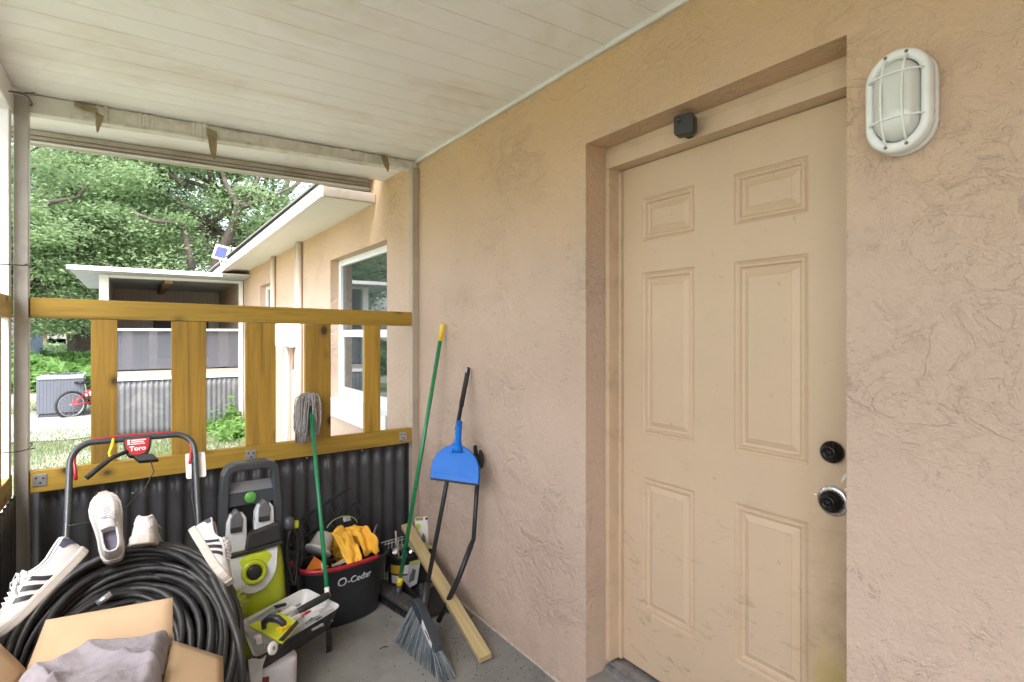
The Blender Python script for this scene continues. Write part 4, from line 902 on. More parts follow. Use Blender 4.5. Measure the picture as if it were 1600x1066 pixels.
def shoe(label,origin,xd,zd,stripes=True,scale=1.0,heelcol=None,ol=0):
    t=local('sneaker',label,'sneaker',origin,xd,zd,'white sneakers on the hose coil',scale)
    st_=[0,.003,.008,.015,.025,.038,.052,.068,.084,.098,.110,.118,.124,.130,.138,.15,.165,.18,.195,.21,.225,.24,.253,.265,.275,.283,.289,.292]
    z0=.022
    def prof(x):
        w_=interp(WT,x); h=interp(HT,x); op=sm(.008,.014,x)*(1-sm(.136-ol,.150-ol,x))
        half=[]
        for k in range(9):   # outside from sole edge to collar
            u=k/8; bul=math.sin(min(1,u*1.15)*math.pi/2); y=w_*(1-(.36-.12*op)*u**2.2); zz=z0+(h-z0)*(u*.93)
            half.append((y,zz))
        yr,zr=half[-1]
        for k in range(1,7):
            u=k/6
            yc=yr*math.cos(u*math.pi/2); zc=zr+(h-zr)*math.sin(u*math.pi/2)+.004*u   # closed top
            if k==1: yo,zo=yr-.001,zr+.003
            elif k==2: yo,zo=yr-.004,zr+.0
            elif k==3: yo,zo=yr-.004,zr-(zr-.03)*.6
            elif k==4: yo,zo=yr-.005,.034
            elif k==5: yo,zo=yr*.4,.032
            else: yo,zo=0,.032
            half.append((yc+(yo-yc)*op,zc+(zo-zc)*op))
        return half
    g=G(); loops=[]
    for x in st_:
        h=prof(x); lp=[(x,y,z) for y,z in h]+[(x,-y,z) for y,z in h[-2::-1]]; loops.append(lp)
    n=len(loops[0])
    for lp in loops: g.v+=lp
    for i in range(len(loops)-1):
        for k in range(n-1): g.f.append((i*n+k,i*n+k+1,(i+1)*n+k+1,(i+1)*n+k))
        g.f.append((i*n+n-1,i*n,(i+1)*n,(i+1)*n+n-1))
    g.f.append(tuple(range(n))); g.f.append(tuple(range((len(loops)-1)*n,len(loops)*n))[::-1])
    up=g.build('upper',m_shoe,t,smooth=True,sub=1)
    # sole
    lo=[]
    xs=[0,.004,.012,.03,.06,.1,.15,.2,.235,.262,.28,.290,.294]
    outl=[(x-.002,interp(WT,min(x,.29))+.004) for x in xs]; poly=outl+[(x,-y) for x,y in outl[::-1]]
    sl_=loft_out([[(.146+(x-.146)*k,y*k,z+(.010*max(0,(x-.2)/.09)**2)) for x,y in poly] for k,z in ((.975,0),(1,.004),(1.005,.014),(1.0,.026),(.96,.029))]).build('sole',m_sole,t,smooth=False,bevel=.001)
    G().tube([(x*1.0,y*1.008,.0215) for x,y in outl],.0011,5).build('sole_stitching',m_lace,sl_)
    # insole
    G().prism([(x,y) for x,y in [(.02,.018),(.05,.023),(.10,.023),(.15,.02),(.15,-.02),(.10,-.023),(.05,-.023),(.02,-.018)]],(0,0,.0345),(1,0,0),(0,1,0),(0,0,.002)).build('insole',m_ins,t)
    def side(x,u,s,off=.0016):
        w_=interp(WT,x); h=interp(HT,x); y=w_*(1-(.24 if x<.14 else .36)*u**2.2)+off; return (x,s*y,z0+(h-z0)*u*.93)
    if stripes:
        for s in (-1,1):
            for k in range(3):
                xb=.094+k*.030; g=G()
                for i in range(11):
                    u=.02+.86*i/10; x=xb+.034*i/10-.004; g.v+=[side(x,u,s),side(x+.016,u,s)]
                g.f=[(2*i,2*i+1,2*i+3,2*i+2) for i in range(10)]; g.build('stripe',m_stripe,t,solid=.001)
    g=G(); m_=10
    for i in range(m_+1):
        x=.0+.034*i/m_
    for s in (-1,1):
        gg=[]
        for i in range(7):
            x=.0015+.030*i/6; gg.append([side(x,u,s,.0018) for u in (.52+.25*i/6,.75+.1*i/6,1.0)])
        for i in range(6):
            for j in range(2): g.add([gg[i][j],gg[i+1][j],gg[i+1][j+1],gg[i][j+1]],[(0,1,2,3)])
    g.add([side(.0015,.52,-1,.0018),side(.0015,.52,1,.0018),side(.0015,.8,1,.0018),side(.0015,.8,-1,.0018)],[(0,1,2,3)])
    g.build('heel_tab',heelcol or m_heel,t,solid=.0012)
    # tongue
    def tf(u,v):
        x=.132-ol+.044*u; return (x-.010*(1-u),(v-.5)*.046*(1-.15*u),interp(HT,x)+.010*(1-u)+.002-.010*(2*abs(v-.5))**2)
    G().grid(tf,8,6).build('tongue',m_shoe,t,smooth=True,solid=.005)
    # collar roll following the rim
    rimx=[.140-ol,.125-ol,.11-ol*.7,.09-ol*.4,.07,.05,.032,.020,.012]; pts=[]
    for x in rimx: pts.append((x,interp(WT,x)*.74-.002,z0+(interp(HT,x)-z0)*.955))
    pts+= [(.0065,.012,z0+(interp(HT,.008)-z0)*.97),(.0055,0,z0+(interp(HT,.006)-z0)*.99)]
    pts=pts+[(x,-y,z) for x,y,z in pts[-2::-1]]
    G().tube(pts,.0040,8).build('collar',m_shoe,t,smooth=True)
    for k in range(5):
        x=.148+k*.013; h=interp(HT,x)+.002; w_=interp(WT,x)*.44
        pts=[(x+ (.012 if k%2 else -.003)*0,-w_,h-.010),(x+.004,-w_*.5,h+.001),(x+.008,0,h+.004),(x+.004,w_*.5,h+.001),(x,w_,h-.010)]
        G().tube(pts,.0021,6).build('lace',m_lace,t,smooth=True)
        pts=[(x,-w_,h-.008),(x+.008,0,h+.006),(x+.016,w_*.95,h-.012)]
        G().tube(pts,.0019,6).build('lace',m_lace,t,smooth=True)
    x=.142; h=interp(HT,x)
    for s in (-1,1):
        G().tube([(x,0,h+.008),(x-.006,s*.014,h+.018),(x+.008,s*.024,h+.010),(x+.016,s*.028,h+.0),(x+.012,s*.018,h+.006),(x+.002,0,h+.008)],.0022,6).build('lace',m_lace,t,smooth=True)
        G().tube([(x,0,h+.008),(x+.018,s*.02,h+.008),(x+.036,s*.040,h-.012)],.0022,6).build('lace',m_lace,t,smooth=True)
    return t
# heel point / toe point of each shoe
a_h=at(137,862,Y=2.22); a_t=at(13,985,Y=2.13)
shoe('black-striped white sneaker with navy heel tab, at far left of the hose coil',a_h,(a_t-a_h),(-.70,-.05,.62),True,1.02)
b_h=at(179,880,Y=2.38); 
shoe('plain white sneaker standing toe up with its opening facing out, second from left',b_h,Vector((-.040,.22,.20)),(-.05,-.74,.70),False,.97,m_shoe,.022)
c_h=at(222,850,Y=2.33)
shoe('plain white sneaker seen from its rounded heel, beside the toe-up one',c_h,(.05,.88,-.40),(.10,.40,.90),False,1.14,m_shoe)
d_h=at(296,832,Y=2.42); d_t=at(346,914,Y=2.20)
shoe('black-striped white sneaker, toe down beside the pressure washer',d_h,(d_t-d_h),(.86,.05,.45),True,.98)

# ---- cardboard box with cloth ----
m_card=M('cardboard',(.52,.36,.22),.8,.06,5,bs=.2,bscale=200,bd=.0004); m_card2=M('cardboard_edge',(.35,.23,.13),.9,.2,60)
bx=thing('cardboard_box','open cardboard box with flaps spread, holding a grey cloth, in the bottom left corner','cardboard box',(-.06,1.72,0))
zr=.60; BL=Vector((-.228,1.925,zr)); BR=Vector((.098,1.872,zr)); FL=BL+Vector((-.05,-.36,0)); FR=BR+Vector((-.05,-.36,0))
def wallq(a,b_,nm='side_panel'):
    a0=Vector((a.x,a.y,.003)); b0=Vector((b_.x,b_.y,.003))
    return G().quad(a0,b0,b_,a).build(nm,m_card,bx,solid=.004)
for a,b_ in ((BL,BR),(BR,FR),(FR,FL),(FL,BL)): wallq(a,b_)
G().quad(*[Vector((p.x,p.y,.01)) for p in (BL,BR,FR,FL)]).build('bottom_panel',m_card,bx,solid=.004)
def flapq(a,b_,c,d,nm='flap'): # slightly bowed flap from hinge ab to edge dc
    def fn(u,v):
        p=a.lerp(b_,u); q=d.lerp(c,u); r=p.lerp(q,v); n=(b_-a).cross(d-a).normalized(); return r+n*.006*math.sin(v*math.pi)*math.sin(u*3)
    return G().grid(fn,10,6).build(nm,m_card,bx,solid=.004,smooth=True)
bt_l=at(72,969,Y=1.985); bt_r=at(270,934,Y=1.935)
flapq(BL,BR,bt_r,bt_l)
rt_b=at(348,1027,Y=1.83); rt_f=rt_b+(FR-BR)+Vector((.01,0,-.01)); flapq(BR,FR,rt_f,rt_b)
lt_b=at(-2,1006,Y=1.93); lt_f=lt_b+(FL-BL)+Vector((-.02,0,0)); flapq(FL,BL,lt_b,lt_f)
ff=FL+Vector((.0,-.10,-.12)); fr=FR+Vector((0,-.10,-.12)); flapq(FR,FL,ff,fr)
m_cloth=M('grey_fleece',(.29,.26,.285),.95,.12,30,bs=.8,bscale=160,bd=.002)
def clothf(u,v):
    x=-.225+.315*u-.045*(1-v); y=1.53+.33*v
    w1=mn.noise(Vector((x*7,y*7,1)))*.06; a_=(x*.9+y*.5)+w1; b_=(x*.5-y*1.0)+mn.noise(Vector((x*6,y*6,5)))*.07
    h=.648+.030*mn.noise(Vector((x*9+2,y*9,0)))
    h+=.026*(1-abs(math.sin(a_*21+1.0)))**2.2*(.7+1.1*mn.noise(Vector((x*8,y*8,9))))
    h+=.020*(1-abs(math.sin(b_*27)))**2.4*(.6+1.2*mn.noise(Vector((x*9,y*9,3))))
    h+=.003*mn.noise(Vector((x*45,y*45,2)))
    e=min(u,1-u,v,1-v); h-=.06*max(0,1-e/.10)**2
    return (x+.01*mn.noise(Vector((x*14,y*14,7))),y,h+.012*u)
ct=G().grid(clothf,110,110).build('cloth',m_cloth,smooth=True,solid=.004); tag(ct,'crumpled purplish grey cloth heaped inside the open cardboard box','cloth')

# ---- pressure washer ----
m_lime=M('lime_plastic',(.42,.50,.018),.35,.06,5,coat=.2,dirt=.25,dirtcol=(.14,.15,.02),dscale=6); m_slate=M('slate_plastic',(.045,.050,.058),.38,.1,10); m_lg=M('light_grey_plastic',(.52,.53,.54),.4,.06,8,dirt=.3,dirtcol=(.35,.33,.28),dscale=6); m_bgrn=M('green_badge',(.10,.30,.06),.35,.1,20)
m_bottle=M('detergent_bottle',(.60,.62,.64),.35,.04,8,trans=0)
WX,WY=.455,2.83
ws=thing('pressure_washer','upright lime green and black electric pressure washer standing against the corrugated metal','pressure washer',(WX,WY,0))
def W(x,y,z): return (WX+x,WY+y,z)
def shell(z): # half width, front depth
    return None
# green lower shell: front face bulges forwards
def lsec(z,w_,f,bk,e=3.2): return [(WX+a*w_,WY+(b_*f if b_<0 else b_*bk),z) for a,b_ in superell(1,1,32,e)]
loft_out([lsec(.05,.145,.16,.10),lsec(.08,.155,.175,.11),lsec(.25,.150,.165,.11),lsec(.40,.142,.145,.10),lsec(.47,.134,.125,.095),lsec(.515,.118,.100,.09)]).build('green_shell',m_lime,ws,smooth=True)
# grey oval dial area on the front
def fy(z): 
    tab=[(.05,.16),(.08,.175),(.25,.165),(.40,.145),(.47,.125),(.515,.10),(.6,.08)]; return interp(tab,z)
g=G()
def ov(rx,rz,cz_,off,n=32,flat=1):
    return [(WX-.008+rx*math.cos(a),WY-fy(cz_+rz*math.sin(a))-off+.010*abs(math.cos(a))**3*(rx/.1)**2,cz_+rz*math.sin(a)) for a in [i/n*math.tau for i in range(n)]]
# U-shaped light grey plate, wide at top and pointed below
def upl(k,off):
    p=[]
    for i in range(25):
        a=math.pi+math.pi*i/24; p.append((.105*k*math.cos(a)*(1-.12*math.sin(-a)),.44+.105*k*math.sin(a)))
    p+=[(.115*k,.505),(-.105*k,.495)]
    return [(WX-.008+x,WY-fy(z)-off+.02*(abs(x)/.12)**3,z) for x,z in p]
loft_out([upl(1.0,-.04),upl(1.0,.010),upl(.96,.013)]).build('grey_plate',m_lg,ws,smooth=False)
cz_=.425
dl=G(); cc=Vector((WX-.004,WY-fy(cz_)-.012,cz_)); an=Vector((0,-1,.12)).normalized()
dl.lathe([(.054,0),(.052,.010),(.046,.015),(.035,.013),(.031,.006),(.031,.004)],cc,an,36); d0=dl.build('dial_ring',m_lime,ws,smooth=True)
G().lathe([(.031,.003),(.030,.012),(.024,.015),(0,.015)],cc,an,30).build('dial_knob',m_black,d0,smooth=True)
# vertical embossed lettering on the left front
text_mesh('SUNJOE',.05,M('pale_lettering',(.42,.46,.20),.4),'lettering',ws,(WX-.056,WY-.180,.30),(0,0,1),(-1,-.25,0),.0012,.0005,1.1)
# black upper frame
fr_y=WY-.03
g=G(); prof_o=[(-.135,.50),(-.133,.70),(-.122,.85),(-.105,.885),(-.07,.898),(.07,.898),(.105,.885),(.122,.85),(.133,.70),(.135,.50)]
inner=[(-.098,.50),(-.095,.70),(-.09,.835),(-.08,.855),(-.06,.862),(.06,.862),(.08,.855),(.09,.835),(.095,.70),(.098,.50)]
n=len(prof_o)
for y in (fr_y-.035,fr_y+.035): g.v+=[W(a,y-WY,b_) for a,b_ in prof_o]+[W(a,y-WY,b_) for a,b_ in inner]
for i in range(n-1):
    g.f.append((i,i+1,n+i+1,n+i)); g.f.append((2*n+i,3*n+i,3*n+i+1,2*n+i+1)); g.f.append((i,2*n+i,2*n+i+1,i+1)); g.f.append((n+i,n+i+1,3*n+i+1,3*n+i))
g.f+= [(0,n,3*n,2*n),(n-1,3*n-1,4*n-1,2*n-1)]
g.build('handle_frame',m_slate,ws,bevel=.008)
G().bx(W(-.099,-.05,.70),W(.099,.0,.765)).build('cross_panel',m_slate,ws,bevel=.005)
G().add([W(-.099,-.052,.766),W(.099,-.052,.766),W(.099,.0,.80),W(-.099,.0,.80),W(-.099,-.052,.764),W(.099,-.052,.764),W(.099,.0,.764),W(-.099,.0,.764)],[(0,1,2,3),(4,7,6,5),(0,4,5,1),(1,5,6,2),(2,6,7,3),(3,7,4,0)]).build('grey_ledge',M('mid_grey_plastic',(.16,.165,.175),.4,.06,10),ws,bevel=.003)
G().lathe([(.026,0),(.026,.005),(.022,.009),(0,.010)],W(-.003,-.0505,.735),(0,-1,.05),28).build('badge',m_bgrn,ws,smooth=True)
G().bx(W(-.098,.0,.50),W(.098,.03,.70)).build('back_panel',m_blackm,ws,bevel=.004)
for sx,z0,z1,ly in ((-.066,.505,.675,-.095),(.052,.55,.70,-.085)):
    pb=[(-.046,z0),(.044,z0),(.040,z1-.02),(.028,z1),(-.026,z1),(-.040,z1-.035)]
    bt=G().prism([(sx+a,b_) for a,b_ in pb],(WX,WY+ly,0),(1,0,0),(0,0,1),(0,.055,0)).build('detergent_bottle',m_bottle,ws,bevel=.008)
    G().prism([(sx+a,b_) for a,b_ in [(-.028,z1-.075),(.022,z1-.075),(.026,z1-.02),(.012,z1+.012),(0,z1+.022),(-.012,z1+.014),(-.026,z1-.012)]],(WX,WY+ly-.006,0),(1,0,0),(0,0,1),(0,.05,0)).build('bottle_cap',M('grey_cap',(.12,.12,.13),.4,.1,10),bt,bevel=.005)
    G().bx(W(sx-.026,ly-.009,z1-.075),W(sx+.020,ly-.005,z1-.052)).build('cap_grip',m_blackm,bt,bevel=.001)
pl=[(-.035,.515),(.118,.535),(.108,.615),(-.022,.585)]
G().prism(pl,(WX,WY-.12,0),(1,0,0),(0,0,1),(0,.11,0)).build('front_pocket',m_blackm,ws,bevel=.006)
G().prism([(-.125,.488),(.125,.512),(.122,.53),(-.122,.507)],(WX,WY-.118,0),(1,0,0),(0,0,1),(0,.15,0)).build('collar_strip',m_blackm,ws,bevel=.004)
for s in (-1,1): G().lathe([(.02,-.018),(.085,-.018),(.09,0),(.085,.018),(.02,.018)],W(s*.165,.09,.09),(1,0,0)).build('wheel',m_black,ws,smooth=True)
# coiled cord on the right side
g=G(); rd=random.Random(4)
for k in range(9):
    a_=rd.uniform(.020,.040); hh=rd.uniform(.115,.15); cx_=.178+rd.uniform(-.012,.016); cy_=-.04+rd.uniform(-.02,.02); zc=.565-hh+rd.uniform(-.006,.006)
    g.tube([W(cx_+a_*math.cos(t)*(1+.3*math.sin(t)),cy_+.02*math.cos(t+k)+.03*math.sin(t)*(k%3-1)*.5,zc+hh*math.sin(t)) for t in [i/26*math.tau for i in range(26)]],.0048,7,closed=True)
cb=g.build('power_cord',m_black,ws,smooth=True)
G().lathe([(.024,0),(.026,.01),(.024,.045),(.012,.055)],W(.163,-.06,.56),(0,0,1),18).build('cord_hook',m_slate,ws,smooth=True)
G().lathe([(.010,0),(.013,.004),(.013,.03),(.010,.034)],W(.198,-.055,.555),(0,0,1),14).build('cord_clip',m_lime,ws,smooth=True)

# ---- dark slatted rack leaning behind the bucket ----
rk=thing('slatted_rack','black plastic slatted rack leaning behind the bucket of gloves','rack',(.85,3.12,0))
o_=Vector((.66,3.05,.25)); u_=Vector((.43,.02,.20)); v_=Vector((-.06,.05,.15))
g=G()
for i in range(15):
    t=i/14; g.beam(o_+u_*t,o_+u_*t+v_*1.1,.006,.008,(0,-1,0))
for t in (0,.5,1.05): g.beam(o_+v_*t,o_+u_+v_*t,.012,.012,(0,-1,0))
g.build('slats',m_black,rk,bevel=.001)
G().bx((.68,3.03,.0),(1.10,3.17,.30)).build('crate_body',m_blackm,rk,bevel=.006)

# ---- bucket ----
m_bk=M('bucket_navy_black',(.022,.025,.031),.42,.12,7,bs=.15,bscale=90,bd=.0006,dirt=.25,dirtcol=(.06,.06,.06),dscale=6)
BC=Vector((.92,2.93,0)); bang=R(7)
bk=thing('mop_bucket','oval black mop bucket with red rim on one side, filled with work gloves','bucket',BC)
def brot(x,y,z): return (BC.x+x*math.cos(bang)-y*math.sin(bang),BC.y+x*math.sin(bang)+y*math.cos(bang),z)
def bs_(k,z,e=2.5,ky=1): return [brot(a,b_*ky,z) for a,b_ in superell(.245*k,.155*k,48,e)]
loft_out([bs_(.76,.0),bs_(.79,.012),bs_(.90,.16),bs_(.985,.285),bs_(1.02,.29),bs_(1.03,.300),bs_(1.0,.308),bs_(.965,.300),bs_(.94,.27),bs_(.78,.03)]).build('bucket_body',m_bk,bk,smooth=True)
pts=[]
for i in range(31):
    a=R(158+i*4.7); e=2.5; pts.append(brot(.245*1.012*math.copysign(abs(math.cos(a))**(2/e),math.cos(a)),.155*1.012*math.copysign(abs(math.sin(a))**(2/e),math.sin(a)),.312))
rg=G(); rg.tube(pts,[.011]*31,10); rg.build('red_rim',M('red_rim_plastic',(.36,.015,.03),.4,.08,10),bk,smooth=True)
m_txt=M('silver_print',(.50,.52,.54),.4,.05)
def bfront(x): # outer surface point at local x, z .225
    k=.945; e=2.5; y=-.155*k*(1-abs(x/(.245*k))**e)**(1/e); return y
def curved_text(body,size,x0,z,kz=.22,off=.0015):
    c=bpy.data.curves.new('t','FONT'); c.body=body; c.size=size; c.offset=.0009; c.align_x='CENTER'; c.align_y='CENTER'; c.resolution_u=4
    t=bpy.data.objects.new('tmp',c); S.collection.objects.link(t); dg=bpy.context.evaluated_depsgraph_get(); me=bpy.data.meshes.new_from_object(t.evaluated_get(dg)); bpy.data.objects.remove(t)
    for v in me.vertices:
        x=x0+v.co.x; zz=z+v.co.y+(v.co.x)*.04; k=interp([(0,.76),(.012,.79),(.16,.90),(.285,.985)],zz); e=2.5
        y=-.155*k*max(0,1-abs(x/(.245*k))**e)**(1/e); v.co=brot(x,y-off,zz)
    me.materials.clear(); me.name='lettering'; return fin(me,'lettering',m_txt,bk,solid=.0008)
curved_text('O',.062,-.062,.233); curved_text('-Cedar',.047,.032,.234)
# things in the bucket
m_glv=M('yellow_glove_leather',(.86,.47,.05),.85,.12,12,bs=.6,bscale=60,bd=.002,dirt=.3,dirtcol=(.35,.2,.05),dscale=12)
def glove(name,lab,c,rz,tilt,k=1,seed=1):
    # a limp work glove: cuff, palm, fingers as one skinned surface
    me=bpy.data.meshes.new(name); rd=random.Random(seed)
    J=[((0,0,-.02),(.040,.022)),((0,0,.05),(.048,.020)),((0,.004,.10),(.050,.022))]
    V=[j[0] for j in J]; Rr=[j[1] for j in J]; E=[(0,1),(1,2)]
    for fx,L in ((-.034,.060),(-.012,.075),(.012,.072),(.034,.056)):
        b0=len(V); V.append((fx,.0,.125)); Rr.append((.014,.013)); E.append((2,b0))
        V.append((fx*1.15+rd.uniform(-.006,.006),-.012,.125+L*.5)); Rr.append((.0125,.011)); E.append((b0,b0+1))
        V.append((fx*1.25+rd.uniform(-.01,.01),-.04-rd.uniform(0,.02),.125+L*.85)); Rr.append((.011,.010)); E.append((b0+1,b0+2))
    b0=len(V); V.append((.055,-.008,.07)); Rr.append((.015,.013)); E.append((1,b0)); V.append((.082,-.022,.105)); Rr.append((.012,.011)); E.append((b0,b0+1))
    me.from_pydata(V,E,[]); o=bpy.data.objects.new(name,me); S.collection.objects.link(o); me.materials.append(m_glv)
    sk=o.modifiers.new('skin','SKIN'); 
    for v,r in zip(me.skin_vertices[0].data,Rr): v.radius=r
    me.skin_vertices[0].data[0].use_root=True; sk.use_smooth_shade=True
    o.modifiers.new('sub','SUBSURF').levels=2; o.modifiers['sub'].render_levels=2
    tx=bpy.data.textures.new('folds','CLOUDS'); tx.noise_scale=.035
    dm=o.modifiers.new('d','DISPLACE'); dm.texture=tx; dm.strength=.028; dm.mid_level=.5
    o.location=c; o.rotation_euler=(tilt[0],tilt[1],rz); o.scale=(k,k,k); tag(o,lab,'glove','yellow work gloves in the bucket'); return o
glove('work_glove','larger yellow work glove bundled at the left of the pair in the bucket',Vector(brot(-.00,.035,.43)),R(10),(R(186),R(-14),0),1.15,1)
glove('work_glove','yellow work glove folded over on the right, nearest the wire shelf',Vector(brot(.085,.015,.42)),R(-25),(R(200),R(22),0),1.05,2)
def fold(lab,path,wd,seed):
    rd=random.Random(seed)
    def fn(u,v):
        i=u*(len(path)-1); k=min(int(i),len(path)-2); f=i-k; p=Vector(path[k]).lerp(Vector(path[k+1]),f)
        return Vector(brot(*p))+Vector(((v-.5)*wd*(1-.25*u+.25*mn.noise(Vector((u*5,v*2,seed)))),.008*math.sin(v*9+u*4)+.01*math.cos(v*5+seed)+.030*mn.noise(Vector((u*4,v*4,seed+3))),.010*math.sin(v*8+seed)*math.cos(u*5)+.022*mn.noise(Vector((u*6+3,v*5,seed)))+.012*mn.noise(Vector((u*14,v*12,seed+1)))))
    o=G().grid(fn,18,14).build('work_glove',m_glv,smooth=True,solid=.006,sub=1); tag(o,lab,'glove','yellow work gloves in the bucket')
fold('yellow glove cuff draped over the front rim of the bucket',[(-.01,.06,.40),(.0,.0,.425),(.01,-.06,.38),(.015,-.11,.33),(.02,-.125,.285)],.105,1)
fold('yellow glove cuff flopped towards the right end of the bucket',[(.07,.07,.40),(.09,.02,.44),(.115,-.03,.40),(.13,-.06,.345),(.14,-.07,.30)],.11,4)
m_gp=M('grey_mask_plastic',(.42,.43,.42),.4,.08,10,dirt=.4,dirtcol=(.2,.18,.15),dscale=14)
msk=thing('grey_cup','pale grey plastic cup lying on its side at the left end of the bucket','cup',brot(-.13,-.02,.33))
G().lathe([(.0,.10),(.035,.098),(.045,.09),(.060,.0),(.066,-.002),(.066,.003),(.055,.005),(.04,.08),(.0,.085)],brot(-.125,.01,.36),(.45,.35,.55),30).build('cup_body',m_gp,msk,smooth=True)
G().lathe([(.066,-.004),(.070,0),(.070,.008),(.066,.01)],brot(-.125,.01,.36),(.45,.35,.55),30).build('cup_rim',M('pale_rim',(.55,.56,.56),.4),msk,smooth=True)
G().beam(brot(-.145,-.11,.345),brot(-.15,-.135,.302),.022,.004,(0,-1,0)).build('pull_tab',m_wt,msk,bevel=.004)
tr=thing('orange_trowel','orange plastic wedge poking out of the left end of the bucket','trowel',brot(-.2,0,.3))
G().prism([(0,0),(.12,-.01),(.05,.055)],brot(-.215,-.06,.305),(1,.1,.0),(0,.3,1),(0,.012,.0)).build('blade',M('orange_plastic',(.70,.20,.02),.5,.08),tr,bevel=.002)
G().beam(brot(-.12,-.05,.325),brot(-.05,-.02,.30),.03,.02).build('handle',m_black,tr,bevel=.005)
pt=G().prism(superell(.05,.075,24,2.2),brot(.185,.02,.345),Vector((.5,.75,.1)).normalized(),(.35,0,1),(.004,-.002,0)).build('metal_plate',M('brushed_grey',(.30,.29,.28),.5,.1,20,metal=.3)); tag(pt,'thin grey oval plate tucked upright in the right end of the bucket','plate')
wr=G(); wr.tube([brot(.03+.09*math.cos(a),.06,.43+.065*math.sin(a)) for a in [R(10+i*10) for i in range(16)]],.0022,6); tag(wr.build('green_wire',M('pale_green_wire',(.35,.5,.25),.5)),'loop of thin pale green wire arching over the yellow gloves','wire')
random.seed(8); g=G()
for i in range(7): g.beam(brot(-.10+i*.012,-.11+.004*i,.315+.002*i),brot(-.03+.01*i,-.10,.312),.012,.003)
tag(g.build('paper_scraps',M('cream_paper',(.5,.46,.38),.8)),'few pale strips of scrap lying at the front left of the bucket','scraps')
cl=G().obx(brot(.06,.065,.475),(.02,0,0),(0,.008,0),(0,.004,.012)).build('grey_clip',m_galv,bevel=.004); tag(cl,'small grey clip resting on top of the yellow gloves','clip')

# ---- tool tray ----
m_tin=M('white_tray_inside',(.62,.62,.63),.4,.05,7,dirt=.5,dirtcol=(.28,.26,.24),dscale=10)
TA=at(377,972,Z=.27);TB=at(476,920,Z=.27);TC=at(532,948,Z=.245);TD=at(399,1029,Z=.255)
ty=thing('tool_tray','black metal tray with white inside, heaped with hand tools, on a plastic pail','tool tray',(TA+TB+TC+TD)/4*1.0)
cen=(TA+TB+TC+TD)/4
def ins(k,dz): return [cen+(p-cen)*k+Vector((0,0,dz)) for p in (TA,TD,TC,TB)]
def rounded(q,r=.12):
    out=[]
    for i in range(4):
        p=q[i]; a=q[i-1]; c=q[(i+1)%4]
        s=p.lerp(a,r); e=p.lerp(c,r)
        for j in range(5):
            t=j/4; out.append(s.lerp(p,t).lerp(p.lerp(e,t),t))
    return out
def shallow(k,dz): # floor slopes: deep end towards C
    return rounded(ins(k,dz))
loft_out([rounded(ins(.80,-.078)),rounded(ins(.95,-.03)),rounded(ins(1.02,.0)),rounded(ins(1.045,.0)),rounded(ins(1.045,-.004)),rounded(ins(1.0,-.01)),rounded(ins(.83,-.083))],cap0=False,cap1=True).build('outer_shell',m_black,ty,smooth=True)
loft_out([rounded(ins(1.03,.002)),rounded(ins(1.0,.0018)),rounded(ins(.93,-.03)),rounded(ins(.79,-.074))],cap0=False,cap1=True).build('inner_liner',m_tin,ty,smooth=True)
lg=at(514,985,Z=.12); G().beam(at(514,984,Z=.16),Vector((at(514,1018,Z=.0).x,at(514,1018,Z=.0).y,.001)),.026,.012,(0,-1,0)).build('leg',m_black,ty,bevel=.003)
lg2=TD+(TA-TD)*.12; G().prism([(-.035,.0),(.035,.0),(.018,-.05),(.016,-.13),(-.012,-.24),(-.03,-.24),(-.025,-.10)],TD+Vector((.012,.02,-.006)),(1,.2,0),(0,0,1),(0,.005,0)).build('end_bracket',m_tin,ty,bevel=.002)
for px,py in ((505,980),(519,972)): G().lathe([(.004,0),(.004,.002),(0,.003)],at(px,py-2,d=2.37),(0,-1,0),8).build('rivet',m_screw,ty)
def TT(u,v,dz=0): # point in tray plane u:A->B, v:A->D
    return TA.lerp(TB,u).lerp(TD.lerp(TC,u),v)+Vector((0,0,dz))
# yellow-green grout float
flt=thing('plastering_float','yellow-green plastic float with curved black handle lying on the tray','float',TT(.35,.75))
e1=at(403,977,Z=.285);e2=at(455,982,Z=.285); 
A_=at(392,968,Z=.29);B_=at(418,960,Z=.29)
fa,fb,fc,fd=at(388,978,Z=.285),at(438,958,Z=.285),at(468,974,Z=.285),at(441,1006,Z=.285)
fl_m=M('acid_yellow_plastic',(.62,.66,.04),.4,.06,8,dirt=.2,dirtcol=(.35,.32,.05),dscale=14)
G().quad(fa,fb,fc,fd).build('float_plate',fl_m,flt,solid=.008,bevel=.002)
G().quad(*[p+Vector((0,0,.0065)) for p in (fd.lerp(fc,.06),fc.lerp(fd,.05),fc.lerp(fb,.13),fd.lerp(fa,.10))]).build('rubber_edge',m_blackm,flt,solid=.004)
h0=fa.lerp(fd,.35).lerp(fb.lerp(fc,.35),.15); h1=fd.lerp(fc,.45).lerp(fa.lerp(fb,.45),.25)
hp=[h0,h0+Vector((.0,0,.03)),h0.lerp(h1,.3)+Vector((0,0,.048)),h0.lerp(h1,.7)+Vector((0,0,.046)),h1+Vector((0,0,.03)),h1]
G().tube(hp,[.009,.013,.0155,.0155,.013,.011],12).build('grip',M('navy_grip',(.03,.035,.055),.4,.1),flt,smooth=True)
G().obx(h1+Vector((.0,0,.010)),Vector((.02,.012,0)),Vector((-.008,.014,0)),Vector((0,0,.012))).build('handle_foot',m_yel,flt,bevel=.003)
